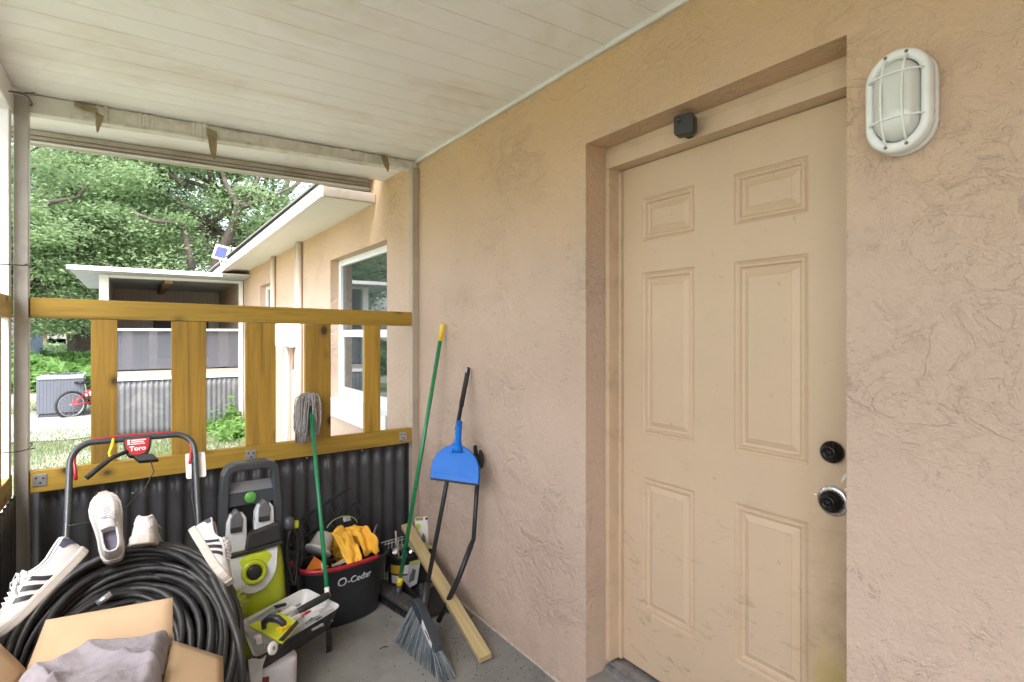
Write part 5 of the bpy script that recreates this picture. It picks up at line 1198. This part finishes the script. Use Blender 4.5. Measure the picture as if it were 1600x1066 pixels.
# small roller with white wheel
rl=thing('white_roller','small roller tool with round white end wheel at the front corner of the tray','roller',TD)
rc=at(426,1013,d=2.05); ra=Vector((.6,-.75,.25)).normalized()
G().lathe([(.007,-.006),(.020,-.006),(.023,-.003),(.023,.003),(.020,.006),(.007,.006)],rc,ra,24).build('wheel',m_wt,rl,smooth=True)
G().lathe([(.0075,-.0062),(.0075,.0062)],rc,ra,12).build('hub',m_screw,rl)
r2=at(404,999,d=2.12)
G().tube([rc,rc-ra*.03,r2+Vector((.01,.0,.0)),r2-Vector((.02,0,0))],.003,6).build('axle',m_galv,rl)
G().obx(r2,Vector((.012,.0,.0)),Vector((0,.010,0)),Vector((-.004,0,.016))).build('bracket',m_wt,rl,bevel=.003)
G().tube([at(380,985,Z=.27),at(395,998,Z=.275),at(412,1008,Z=.27),rc+Vector((0,.02,0))],.004,6).build('arm',m_galv,rl,smooth=True)
# heavy black-handled brush lying across
hm=thing('black_handled_mallet','black handled hammer lying across the right side of the tray','hammer',TT(.8,.6))
ha=at(513,930,Z=.292); hb_=at(466,955,Z=.285)
G().tube([ha,ha.lerp(hb_,.15),ha.lerp(hb_,.8),hb_],[.014,.0165,.0155,.012],12).build('handle',m_blackm,hm,smooth=True)
G().lathe([(.0135,0),(.012,.004),(0,.005)],ha,(ha-hb_),14).build('butt_cap',M('tan_cap',(.45,.40,.28),.6),hm)
G().tube([hb_,hb_+(hb_-ha)*.35+Vector((0,0,-.02)),hb_+(hb_-ha)*.6+Vector((0,0,-.035))],[.009,.007,.007],8).build('shaft',m_galv,hm,smooth=True)
G().obx(hb_+(hb_-ha)*.65+Vector((0,0,-.03)),Vector((.02,.01,0)),Vector((-.008,.016,0)),Vector((0,0,.01))).build('head',m_galv,hm,bevel=.003)
# boxes and blades
for (px,py,a_,lab) in ((450,958,.022,'larger white plastic block in the tray, behind the yellow-green float'),(457,967,.018,'smaller white plastic block in the tray, touching the yellow-green float')):
    c=at(px,py,Z=.262); o=G().obx(c,Vector((.034,.018,0))*(a_/.022),Vector((-.008,.015,0)),Vector((0,0,.014))).build('plastic_block',m_wt,bevel=.003); tag(o,lab,'block')
sd_=thing('screwdriver','small red handled screwdriver lying in the tray beside the black handled hammer','screwdriver',at(480,958,Z=.26))
G().tube([at(472,962,Z=.268),at(479,958,Z=.27),at(485,955,Z=.27)],[.005,.0065,.005],10).build('handle',m_red,sd_,smooth=True)
G().tube([at(485,955,Z=.27),at(508,948,Z=.262)],.0028,6).build('shaft',m_wt,sd_); G().tube([at(472,962,Z=.268),at(463,968,Z=.26)],.002,6).build('tip',m_galv,sd_)
random.seed(12)
for i,(px0,py0,px1,py1,lab) in enumerate(((462,980,474,962,'thin steel blade propped against the yellow-green float'),(478,975,500,962,'flat steel scraper at the tray bottom near its front lip'),(484,968,502,966,'short dark steel plate in the middle of the tray'),(425,962,438,948,'small steel clamp at the back edge of the tray'),(470,986,486,972,'short steel offcut against the front lip of the tray'))):
    a=at(px0,py0,Z=.235+.02*(i in(0,3))); b_=at(px1,py1,Z=.245+.015*(i in(0,3))); o=G().beam(a,b_,.012+.006*(i%3),.003+.002*(i%2)).build('steel_piece',m_galv if i!=2 else m_slate,bevel=.0008); tag(o,lab,'steel piece')
for i,(px0,py0,px1,py1,m_,lab) in enumerate(((487,985,505,975,m_galv,'steel scraper near the right front rim of the tray'),(436,955,447,962,m_slate,'dark short bar beside the float grip in the tray'),(455,950,470,944,m_galv,'shiny bar under the hammer handle by the back rim'),(492,975,512,962,m_slate,'dark bar in the right bay of the tray'),(404,965,420,955,m_tin,'white bar at the back left rim of the tray'),(500,957,520,950,m_tin,'white bar lying at the far right end of the tray'))):
    o=G().beam(at(px0,py0,Z=.235),at(px1,py1,Z=.24),.012,.006).build('metal_bar',m_,bevel=.001); tag(o,lab,'metal bar')
# long putty knife at back rim
pk=thing('grey_scraper','long grey scraper resting along the back rim of the tray','scraper',at(400,965,Z=.27))
G().beam(at(385,977,Z=.272),at(428,949,Z=.285),.018,.004).build('blade',m_galv,pk,bevel=.001); G().beam(at(428,949,Z=.285),at(447,944,Z=.28),.016,.012).build('handle',m_blackm,pk,bevel=.004)

# ---- plastic pail under the tray ----
PC=(.475,2.39,0)
pl_=thing('plastic_pail','white plastic pail with red-brown label under the tool tray','pail',PC)
loft_out([[(PC[0]+a,PC[1]+b_,z) for a,b_ in superell(.085*k,.075*k,32,3)] for k,z in ((.93,0),(.97,.006),(1,.15),(1.0,.172),(.95,.178))]).build('pail_body',M('milky_plastic',(.62,.60,.63),.35,.05,6,dirt=.3,dirtcol=(.4,.35,.35),dscale=10),pl_,smooth=True)
lbp=G()
def lf(u,v):
    a=R(195+62*u); e=3; x=.0865*math.copysign(abs(math.cos(a))**(2/e),math.cos(a)); y=.0765*math.copysign(abs(math.sin(a))**(2/e),math.sin(a)); return (PC[0]+x,PC[1]+y,.02+.13*v)
lbp.grid(lf,12,2).build('label',M('red_brown_label',(.20,.035,.02),.5,.2,30),pl_,smooth=True)

# ---- mop ----
m_pole=M('green_pole',(.012,.22,.085),.32,.06,6,coat=.3)
def mop():
    top=at(486,640,Y=3.10); bot=at(512,936,d=2.595); bot.y-=.0
    t=thing('string_mop','string mop standing head up with green pole and grey yarn, leaning on the railing','mop',bot)
    k=(at(511,930,d=2.62)-bot); 
    # the pole runs from the floor behind the tray up to the head
    p_end=bot.copy(); p_top=top
    G().tube([p_end,p_top],.0105,14).build('pole',m_pole,t,smooth=True)
    d=(p_top-p_end).normalized()
    # white band
    s=p_end.lerp(p_top,.03); G().tube([s-d*.022,s+d*.022],.0118,14).build('white_band',m_wt,t,smooth=True)
    G().tube([p_top-d*.02,p_top+d*.05],[.014,.017],12).build('socket',m_blackm,t,smooth=True)
    hdp=p_top+d*.055
    G().beam(hdp+Vector((-.035,0,0)),hdp+Vector((.035,0,0)),.02,.022).build('clamp',m_wt,t,bevel=.006)
    m_y=M('mop_yarn',(.33,.31,.31),.95,.25,60,bs=.9,bscale=260,bd=.003)
    g=G(); rd=random.Random(6)
    for i in range(130):
        a=rd.uniform(0,math.tau); x0=rd.uniform(-.032,.030); side_=-1 if rd.random()<.72 else 1
        spread=rd.uniform(.012,.062); L=rd.uniform(.15,.235); y0=rd.choice((-1,1))*rd.uniform(.004,.02)
        dx=-.018+side_*spread*.75; 
        P=[hdp+Vector((x0*.6,0,.008)),hdp+Vector((x0+dx*.35,y0,.030+rd.uniform(-.008,.010))),hdp+Vector((x0*.8+dx*.85,y0*1.9,.0)),hdp+Vector((x0*.5+dx*1.1+rd.uniform(-.008,.008),y0*2.2-.006,-L*.5)),hdp+Vector((x0*.3+dx*1.1+rd.uniform(-.014,.014),y0*2.0-.008,-L))]
        Q=[]
        for a_ in range(4):
            for j in range(3):
                u=j/3; p0=P[max(0,a_-1)];p1=P[a_];p2=P[a_+1];p3=P[min(4,a_+2)]
                Q.append(.5*((2*p1)+(p2-p0)*u+(2*p0-5*p1+4*p2-p3)*u*u+(3*p1-p0-3*p2+p3)*u**3)+Vector((rd.uniform(-.0015,.0015),rd.uniform(-.001,.001),0)))
        Q.append(P[-1]); g.tube(Q,rd.uniform(.0028,.0042),5)
    g.build('yarn',m_y,t,smooth=True)
    G().tube([hdp+Vector((.006+.014*math.cos(a),-.028,-.02+.018*math.sin(a))) for a in [i/16*math.tau for i in range(16)]],.0028,6,closed=True).build('hang_loop',m_lace,t,smooth=True)
mop()

# ---- green broom with push head ----
def gbroom():
    bt=Vector((1.222,2.86,.13)); tp=Vector((1.474,2.835,1.545))
    t=thing('green_handled_broom','green handled push broom with yellow tip leaning on the stucco wall','broom',(1.22,2.86,0))
    d=(tp-bt).normalized()
    G().tube([bt,tp-d*.10],.0115,14).build('pole',m_pole,t,smooth=True)
    G().tube([tp-d*.10,tp-d*.012,tp],[.0135,.0135,.008],14).build('tip_grip',m_yel,t,smooth=True)
    G().tube([bt-d*.03,bt+d*.012],.0165,14).build('ferrule',m_yel,t,smooth=True)
    G().tube([bt-d*.085,bt-d*.03],[.024,.016],14).build('socket',m_slate,t,smooth=True)
    a=Vector((1.16,3.06,.055)); b_=Vector((1.235,2.63,.045)); m_hd=M('dusty_charcoal',(.05,.05,.052),.7,.25,18,dirt=.6,dirtcol=(.13,.12,.11),dscale=12)
    h=G().beam(a,b_,.085,.026).build('broom_head',m_hd,t,bevel=.006)
    dd=(b_-a).normalized(); sd=dd.cross(Vector((0,0,1)))
    rd=random.Random(3); g=G()
    for i in range(60):
        for j in range(5):
            p=a.lerp(b_,(i+.5)/60)+sd*(-.036+.018*j)+Vector((0,0,-.012)); q=Vector((p.x+sd.x*.012*(j-2)*.5+rd.uniform(-.003,.003),p.y+rd.uniform(-.003,.003),.001)); g.tube([p,q],.0022,4)
    g.build('bristles',m_black,t)
gbroom()
# black scoop lying behind the broom head
scp=thing('black_dustpan','black plastic dustpan lying flat on the floor beside the broom head','dustpan',(1.36,2.8,0))
G().add([(1.27,2.62,.012),(1.42,2.60,.012),(1.44,2.86,.03),(1.27,2.92,.03),(1.27,2.62,.018),(1.42,2.60,.018),(1.44,2.86,.038),(1.27,2.92,.038)],[(0,3,2,1),(4,5,6,7),(0,1,5,4),(1,2,6,5),(2,3,7,6),(3,0,4,7)]).build('pan',m_black,scp,bevel=.002)
G().add([(1.265,2.60,.012),(1.275,2.60,.012),(1.275,2.93,.03),(1.265,2.93,.03),(1.265,2.60,.05),(1.275,2.60,.05),(1.275,2.93,.085),(1.265,2.93,.085)],[(0,3,2,1),(4,5,6,7),(0,1,5,4),(1,2,6,5),(2,3,7,6),(3,0,4,7)]).build('pan_side',m_black,scp,bevel=.002)
G().tube([(1.28,2.66,.05),(1.30,2.74,.075),(1.33,2.82,.085),(1.38,2.88,.06)],[.012,.015,.014,.012],10).build('handle',m_slate,scp,smooth=True)

# ---- black pole broom with grey bristles ----
def fbroom():
    top=Vector((1.480,2.55,1.318)); bot=Vector((1.142,2.395,.20))
    t=thing('angle_broom','angle broom with black pole and grey flared bristles standing on the concrete','broom',(1.12,2.3,0))
    d=(top-bot).normalized()
    G().tube([bot,top-d*.05],.0108,14).build('pole',m_black,t,smooth=True)
    G().tube([top-d*.22,top-d*.04,top-d*.01],[.0125,.0125,.009],14).build('grip',m_blackm,t,smooth=True)
    u_=Vector((.4,-.85,.1)).normalized()
    G().tube([top-d*.03+d.cross(u_)*(.010*math.cos(a))*1.2+d*(.018*math.sin(a)) for a in [i/18*math.tau for i in range(18)]],.0035,6,closed=True).build('hang_ring',m_galv,t,smooth=True)
    s=bot.lerp(top,.69); G().tube([s-d*.05,s+d*.02],.0112,14).build('pole_sticker',M('grey_sticker',(.32,.32,.33),.5,.3,60),t,smooth=True)
    a=Vector((1.125,2.455,.185)); b_=Vector((1.098,2.155,.105)); dd=(b_-a).normalized(); sd=Vector((1,0,0))
    # head block
    G().tube([bot+d*.10,bot,bot-d*.03],[.016,.019,.022],14).build('socket',m_black,t,smooth=True)
    nrm=dd.cross(sd).normalized(); nrm=nrm if nrm.z>0 else -nrm
    g=G(); poly=[(0,0),(.0,.035),(.05,.055),(.12,.05),(.30,.022),(.312,.0)]
    g.prism(poly,a-sd*.022,dd,nrm,sd*.044); g.build('head_block',M('head_slate',(.035,.045,.055),.45,.15,12),t,bevel=.006)
    G().prism([(.155,.047),(.285,.027),(.285,.006),(.155,.012)],a-sd*.0235,dd,nrm,-sd*.0015).build('barcode_label',m_wt,t)
    lbx=G(); 
    q0=a-sd*.0252
    for k in range(9): 
        x=.20+k*.007; lbx.obx(q0+dd*x+nrm*.026,dd*.0016*(1+k%2),nrm*.006,sd*.0003)
    lbx.build('barcode_lines',m_blackm,t)
    rd=random.Random(2); ga,gb,gc_=G(),G(),G()
    ta=Vector((1.075,2.52,.0)); tb=Vector((1.12,2.085,.0))
    for i in range(95):
        for j in range(7):
            f=(i+rd.random())/95; p=a.lerp(b_,f*.99+.005)+sd*(-.017+.034*j/6); e=ta.lerp(tb,f)+Vector(((j-3)*.011+rd.uniform(-.006,.006),rd.uniform(-.008,.008),.002+rd.uniform(0,.012)))
            m1=p.lerp(e,.5)+Vector((rd.uniform(-.003,.003),rd.uniform(-.003,.003),.006)); q=rd.random(); gg=ga if q<.45 else (gb if q<.8 else gc_); gg.tube([p,m1,e],[.0016,.0014,.0010],4,cap=False)
    bb=ga.build('bristles',M('bristle_grey_blue',(.17,.20,.22),.6,.15,50),t); gb.build('bristles',M('bristle_dark',(.07,.085,.095),.6,.15,50),bb); gc_.build('bristles',M('bristle_light',(.34,.38,.41),.55,.15,50),bb)
    # blue dustpan clipped on the pole
    m_bl=M('blue_plastic',(.002,.155,.62),.38,.04,6,spec=.3)
    tp_=thing('blue_dustpan','bright blue dustpan clipped onto the pole of the grey bristled broom','dustpan',bot.lerp(top,.6))
    c=at(717,657,d=2.86); cb_=at(709,752,d=2.69)
    X_a=(at(747,757,d=2.68)-at(672,747,d=2.71)); w_=X_a.length; ex=X_a.normalized(); ey=-(cb_-at(714.5,690,d=2.755)).normalized(); nz=ex.cross(ey); nz=-nz if nz.dot(FW)>0 else nz
    o_=at(709.5,752,d=2.69)
    H=.178; hw=w_/2
    pr=[(-hw,0),(-hw*1.0,.045),(-hw*.96,.085),(-hw*.80,.125),(-hw*.50,.158),(-hw*.15,H),(hw*.15,H),(hw*.50,.158),(hw*.80,.125),(hw*.96,.085),(hw*1.0,.045),(hw,0)]
    pan=G()
    fr=[o_+ex*a_+ey*b2+nz*.012 for a_,b2 in pr]
    # face sheet bowed, with raised rim turned back
    pan.prism(pr,o_-nz*.002,ex,ey,nz*.006)
    n=len(pr); base=len(pan.v)
    outer=[o_+ex*a_*1.02+ey*(b2*1.02)-nz*.034 for a_,b2 in pr]; inner_=[o_+ex*a_*.985+ey*(b2*.985)-nz*.034 for a_,b2 in pr]
    fo=[o_+ex*a_*1.0+ey*b2+nz*.004 for a_,b2 in pr]; fi=[o_+ex*a_*.97+ey*(b2*.97)-nz*.002 for a_,b2 in pr]
    pan.v+=[tuple(p) for p in fo+outer+inner_+fi]
    for i in range(n-1):
        for k in range(3): pan.f.append((base+k*n+i,base+k*n+i+1,base+(k+1)*n+i+1,base+(k+1)*n+i))
    pan.build('pan',m_bl,tp_,bevel=.0035)
    G().beam(o_-ex*hw*.98-ey*.003+nz*.002,o_+ex*hw*.98-ey*.003+nz*.002,.010,.007,nz).build('rubber_lip',m_blackm,tp_,bevel=.002)
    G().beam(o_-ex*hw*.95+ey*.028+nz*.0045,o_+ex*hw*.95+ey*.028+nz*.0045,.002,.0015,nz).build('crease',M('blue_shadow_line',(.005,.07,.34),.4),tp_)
    hs=o_+ey*(H-.03)+ex*.004+nz*.002; he=at(717.5,659,d=2.825)
    G().tube([hs-ey*.012,hs+(he-hs)*.15,hs+(he-hs)*.35,hs+(he-hs)*.6,he],[.030,.022,.016,.0155,.0165],14).build('handle',m_bl,tp_,smooth=True)
    G().lathe([(.0045,0),(.0045,.001),(0,.0012)],hs.lerp(he,.84)+nz*.0162,nz,12).build('hang_hole',m_blackm,tp_)
fbroom()

# ---- bent black bar with claw ----
bb=thing('bent_puller_bar','black bent steel bar with forked claw head leaning on the wall beside the blue dustpan','pry bar',(1.30,2.56,0))
p1=at(685,971,Z=.03); p2=at(716,905,d=2.80); p3=at(740,842,d=2.815); p4=at(748,722,X=1.462)
p1=Vector((p1.x,p1.y,.03))
G().tube([p1,p1.lerp(p2,.5),p2,p2.lerp(p3,.85)],.0135,12).build('lower_sleeve',m_black,bb,smooth=True)
G().tube([p2,p3,p3.lerp(p4,.03),p4],.0115,12).build('bar',m_black,bb,smooth=True)
u_=(p4-p3).normalized(); s_=Vector((.35,-.93,0)).normalized()
hd0=[(-.018,-.035),(.026,-.028),(.030,.01),(.024,.045),(.008,.065),(.006,.040),(-.006,.030),(-.014,.055),(-.024,.085),(-.032,.082),(-.026,.045),(-.022,.01)]
G().prism(hd0,p4-u_*.002+Vector((-.012,0,0)),s_,u_,Vector((.022,.01,0))).build('claw_head',m_blackm,bb,bevel=.003)
G().lathe([(.010,0),(.010,.004),(.005,.007),(0,.007)],p4+s_*-.004+Vector((-.014,0,.01)),(-1,-.2,0),14).build('rivet',m_screw,bb)

# ---- wooden board ----
m_lum=wood('new_pine',(.52,.40,.20),1,dark=.85,knots=False,rough=.7)
b0=Vector((1.318,2.12,.022)); b1=Vector((1.372,3.12,.325)); dd=(b1-b0).normalized(); sdv=Vector((1,-.10,.15)); sdv=(sdv-dd*sdv.dot(dd)).normalized(); nv=dd.cross(sdv)
if nv.z<0: nv=-nv
g=G().obx((0,0,0),Vector((0,(b1-b0).length/2,0)),Vector((.031,0,0)),Vector((0,0,.015)))
bo=g.build('lumber_board',m_lum,bevel=.002)
bo.matrix_world=Matrix.Translation((b0+b1)/2)@Matrix((sdv,dd,nv)).transposed().to_4x4()
tag(bo,'long pale pine board propped from the concrete floor into the back corner','board')

# ---- corner clutter: pot, cards, box, wire shelf ----
pt_=thing('black_pot','round black tub with yellow and white label holding shiny hardware','tub',(1.315,3.0,0))
PCX,PCY=1.315,3.03
G().lathe([(.075,0),(.085,.01),(.092,.19),(.098,.20),(.098,.215),(.090,.215),(.086,.19),(.08,.15),(0,.15)],(PCX,PCY,0),(0,0,1),36).build('tub_body',m_black,pt_,smooth=True)
def lab(a0,a1,z0,z1,m,nm,r=.0915):
    def f(u,v): 
        a=R(a0+(a1-a0)*u); z=z0+(z1-z0)*v; rr=.0858+.007*(z/.19)+.0012; return (PCX+rr*math.cos(a),PCY+rr*math.sin(a),z)
    G().grid(f,10,1).build(nm,m,pt_,smooth=True)
lab(195,235,.115,.165,M('ochre_label',(.50,.30,.03),.5,.1,20),'label'); lab(235,285,.115,.165,m_wt,'label'); lab(200,285,.06,.105,m_lg,'label')
random.seed(31); g=G()
PK=['nearest the green pole','at the left rim','at the right rim','at the back','beside the pale stick']
m_foil=M('shiny_foil',(.75,.76,.80),.18,.15,30,metal=.9)
for i in range(5):
    a=R([-110,180,-10,80,130][i]); r=.05; c=Vector((PCX+r*math.cos(a),PCY+r*math.sin(a),.205+random.uniform(-.01,.02)))
    o=G().lathe([(0,-.012),(.014,-.01),(.02,0),(.014,.012),(0,.014)],c,(random.uniform(-1,1),random.uniform(-1,1),1),10,sx=1.2); o=o.build('foil_packet',m_foil)
    tag(o,'crumpled shiny silver packet in the round black tub, '+PK[i],'packet','silver packets in the black tub')
tag(G().tube([(PCX-.03,PCY-.01,.16),(PCX-.045,PCY+.01,.335)],.006,8).build('wooden_stick',M('pale_stick',(.42,.36,.26),.7)),'thin pale stick standing in the round black tub','stick')
cd_=thing('product_card','white hanging package card with green dot propped in the corner behind the board','package',(1.42,3.08,.2))
q=at(663,826,Y=3.07)
pc=at(660,830,Y=3.09); eu=Vector((.93,-.36,0)).normalized(); ev=Vector((.06,.12,1)).normalized(); en=eu.cross(ev)
G().prism([(-.045,-.085),(.05,-.085),(.048,.06),(.042,.085),(-.038,.085),(-.045,.07)],pc,eu,ev,en*.004 if en.y>0 else -en*.004).build('card',m_wt,cd_,bevel=.0005)
fz=-en if en.y>0 else en
G().lathe([(.017,0),(.017,.001),(0,.001)],pc+eu*-.026+ev*.028+fz*.0008,fz,20).build('green_dot',M('lime_print',(.45,.58,.05),.5),cd_)
G().obx(pc+eu*-.018+ev*.073+fz*.001,eu*.022,ev*.009,fz*.0006).build('olive_stripe',M('olive_print',(.28,.30,.05),.5),cd_)
G().obx(pc+eu*.026+ev*.072+fz*.001,eu*.009,ev*.007,fz*.0006).build('dark_print',m_blackm,cd_)
G().prism([(-.012,-.075),(.018,-.08),(.012,-.03),(.0,-.01),(-.008,-.03)],pc+fz*.0012+eu*.005,eu,ev,fz*.008).build('blister_item',M('grey_blister',(.16,.16,.15),.4),cd_,bevel=.002)
kb=thing('black_case','black case with a pale yellow lid edge in the corner beneath the white card','case',(1.41,3.05,0))
G().bx((1.37,2.98,0),(1.485,3.15,.205)).build('case_body',m_blackm,kb,bevel=.006)
G().bx((1.372,2.982,.206),(1.483,3.148,.218)).build('lid_edge',M('pale_yellow_card',(.55,.52,.25),.6),kb,bevel=.002)
pc2=at(645,897,Y=2.90); eu2=Vector((.90,-.43,.1)).normalized(); ev2=Vector((.18,.10,1)).normalized()
gt=thing('grey_package_card','grey cardboard package card leaning on the round black tub','package',(pc2.x,pc2.y,.05))
en2=eu2.cross(ev2); fz2=-en2 if en2.y>0 else en2
G().prism([(-.034,-.085),(.030,-.055),(.036,.075),(-.026,.07)],pc2,eu2,ev2,-fz2*.003).build('card',M('grey_card',(.33,.33,.34),.6,.12,20),gt)
G().prism([(-.018,-.045),(.012,-.035),(.016,.02),(-.004,.03),(-.014,.0)],pc2+fz2*.0008,eu2,ev2,fz2*.001).build('dark_picture',M('dark_print',(.06,.055,.05),.6,.3,50),gt)
G().obx(pc2+ev2*.06+fz2*.001+eu2*.002,eu2*.026,ev2*.011,fz2*.0005).build('green_header',M('olive_print',(.28,.30,.05),.5),gt)
# wire shelf standing on edge
wsf=thing('wire_shelf','white coated wire shelf standing on edge between the bucket and the black tub','wire shelf',(1.2,3.18,0))
m_wire=M('white_wire',(.62,.64,.68),.35,.05); g=G()
x0_,x1_=.93,1.40; zt0,zt1=.235,.275
for i in range(24):
    f=i/23; x=x0_+(x1_-x0_)*f; y=3.15-.03*f; z=zt0+(zt1-zt0)*f; g.tube([(x,y,.004),(x,y-.02,z)],.0022,6)
g.build('thin_wires',m_wire,wsf,smooth=True)
g=G()
for dz in (-.001,-.018): g.tube([(x0_,3.128,zt0+dz),(x1_,3.098,zt1+dz)],.003,6)
g.tube([(x0_,3.146,.03),(x1_,3.116,.03)],.003,6); g.build('edge_rods',m_wire,wsf,smooth=True)
# grit and crumbs on the slab, thicker near the wall
def grit():
    n=900; x=XW-.02-np.abs(rng.normal(size=n))**1.3*.35; y=rng.uniform(.4,3.15,n); k=(x>-.2); x=x[k]; y=y[k]; n=len(x)
    P=np.stack([x,y,np.full(n,.0022)],1); o=leaves('grit',P,.006,M('grit_brown',(.10,.08,.06),.9,.3,30),None,flat=6,aspect=1.3); tag(o,'scattered grit and crumbs on the concrete slab','grit',kind='stuff')
grit()
# small leaf litter on the slab
random.seed(40)
for i,(px,py,lab_) in enumerate(((640,966,'small dark twig on the concrete beside the broom head'),(600,1012,'tiny dark leaf fragment on the open concrete floor'))):
    p=at(px,py,Z=.003); o=G().tube([p+Vector((-.02,0,0)),p+Vector((0,.004,.003)),p+Vector((.018,-.004,0))],.0022 if i==0 else .003,5).build('twig' if i==0 else 'leaf_fragment',m_bark); tag(o,lab_,'twig' if i==0 else 'leaf')
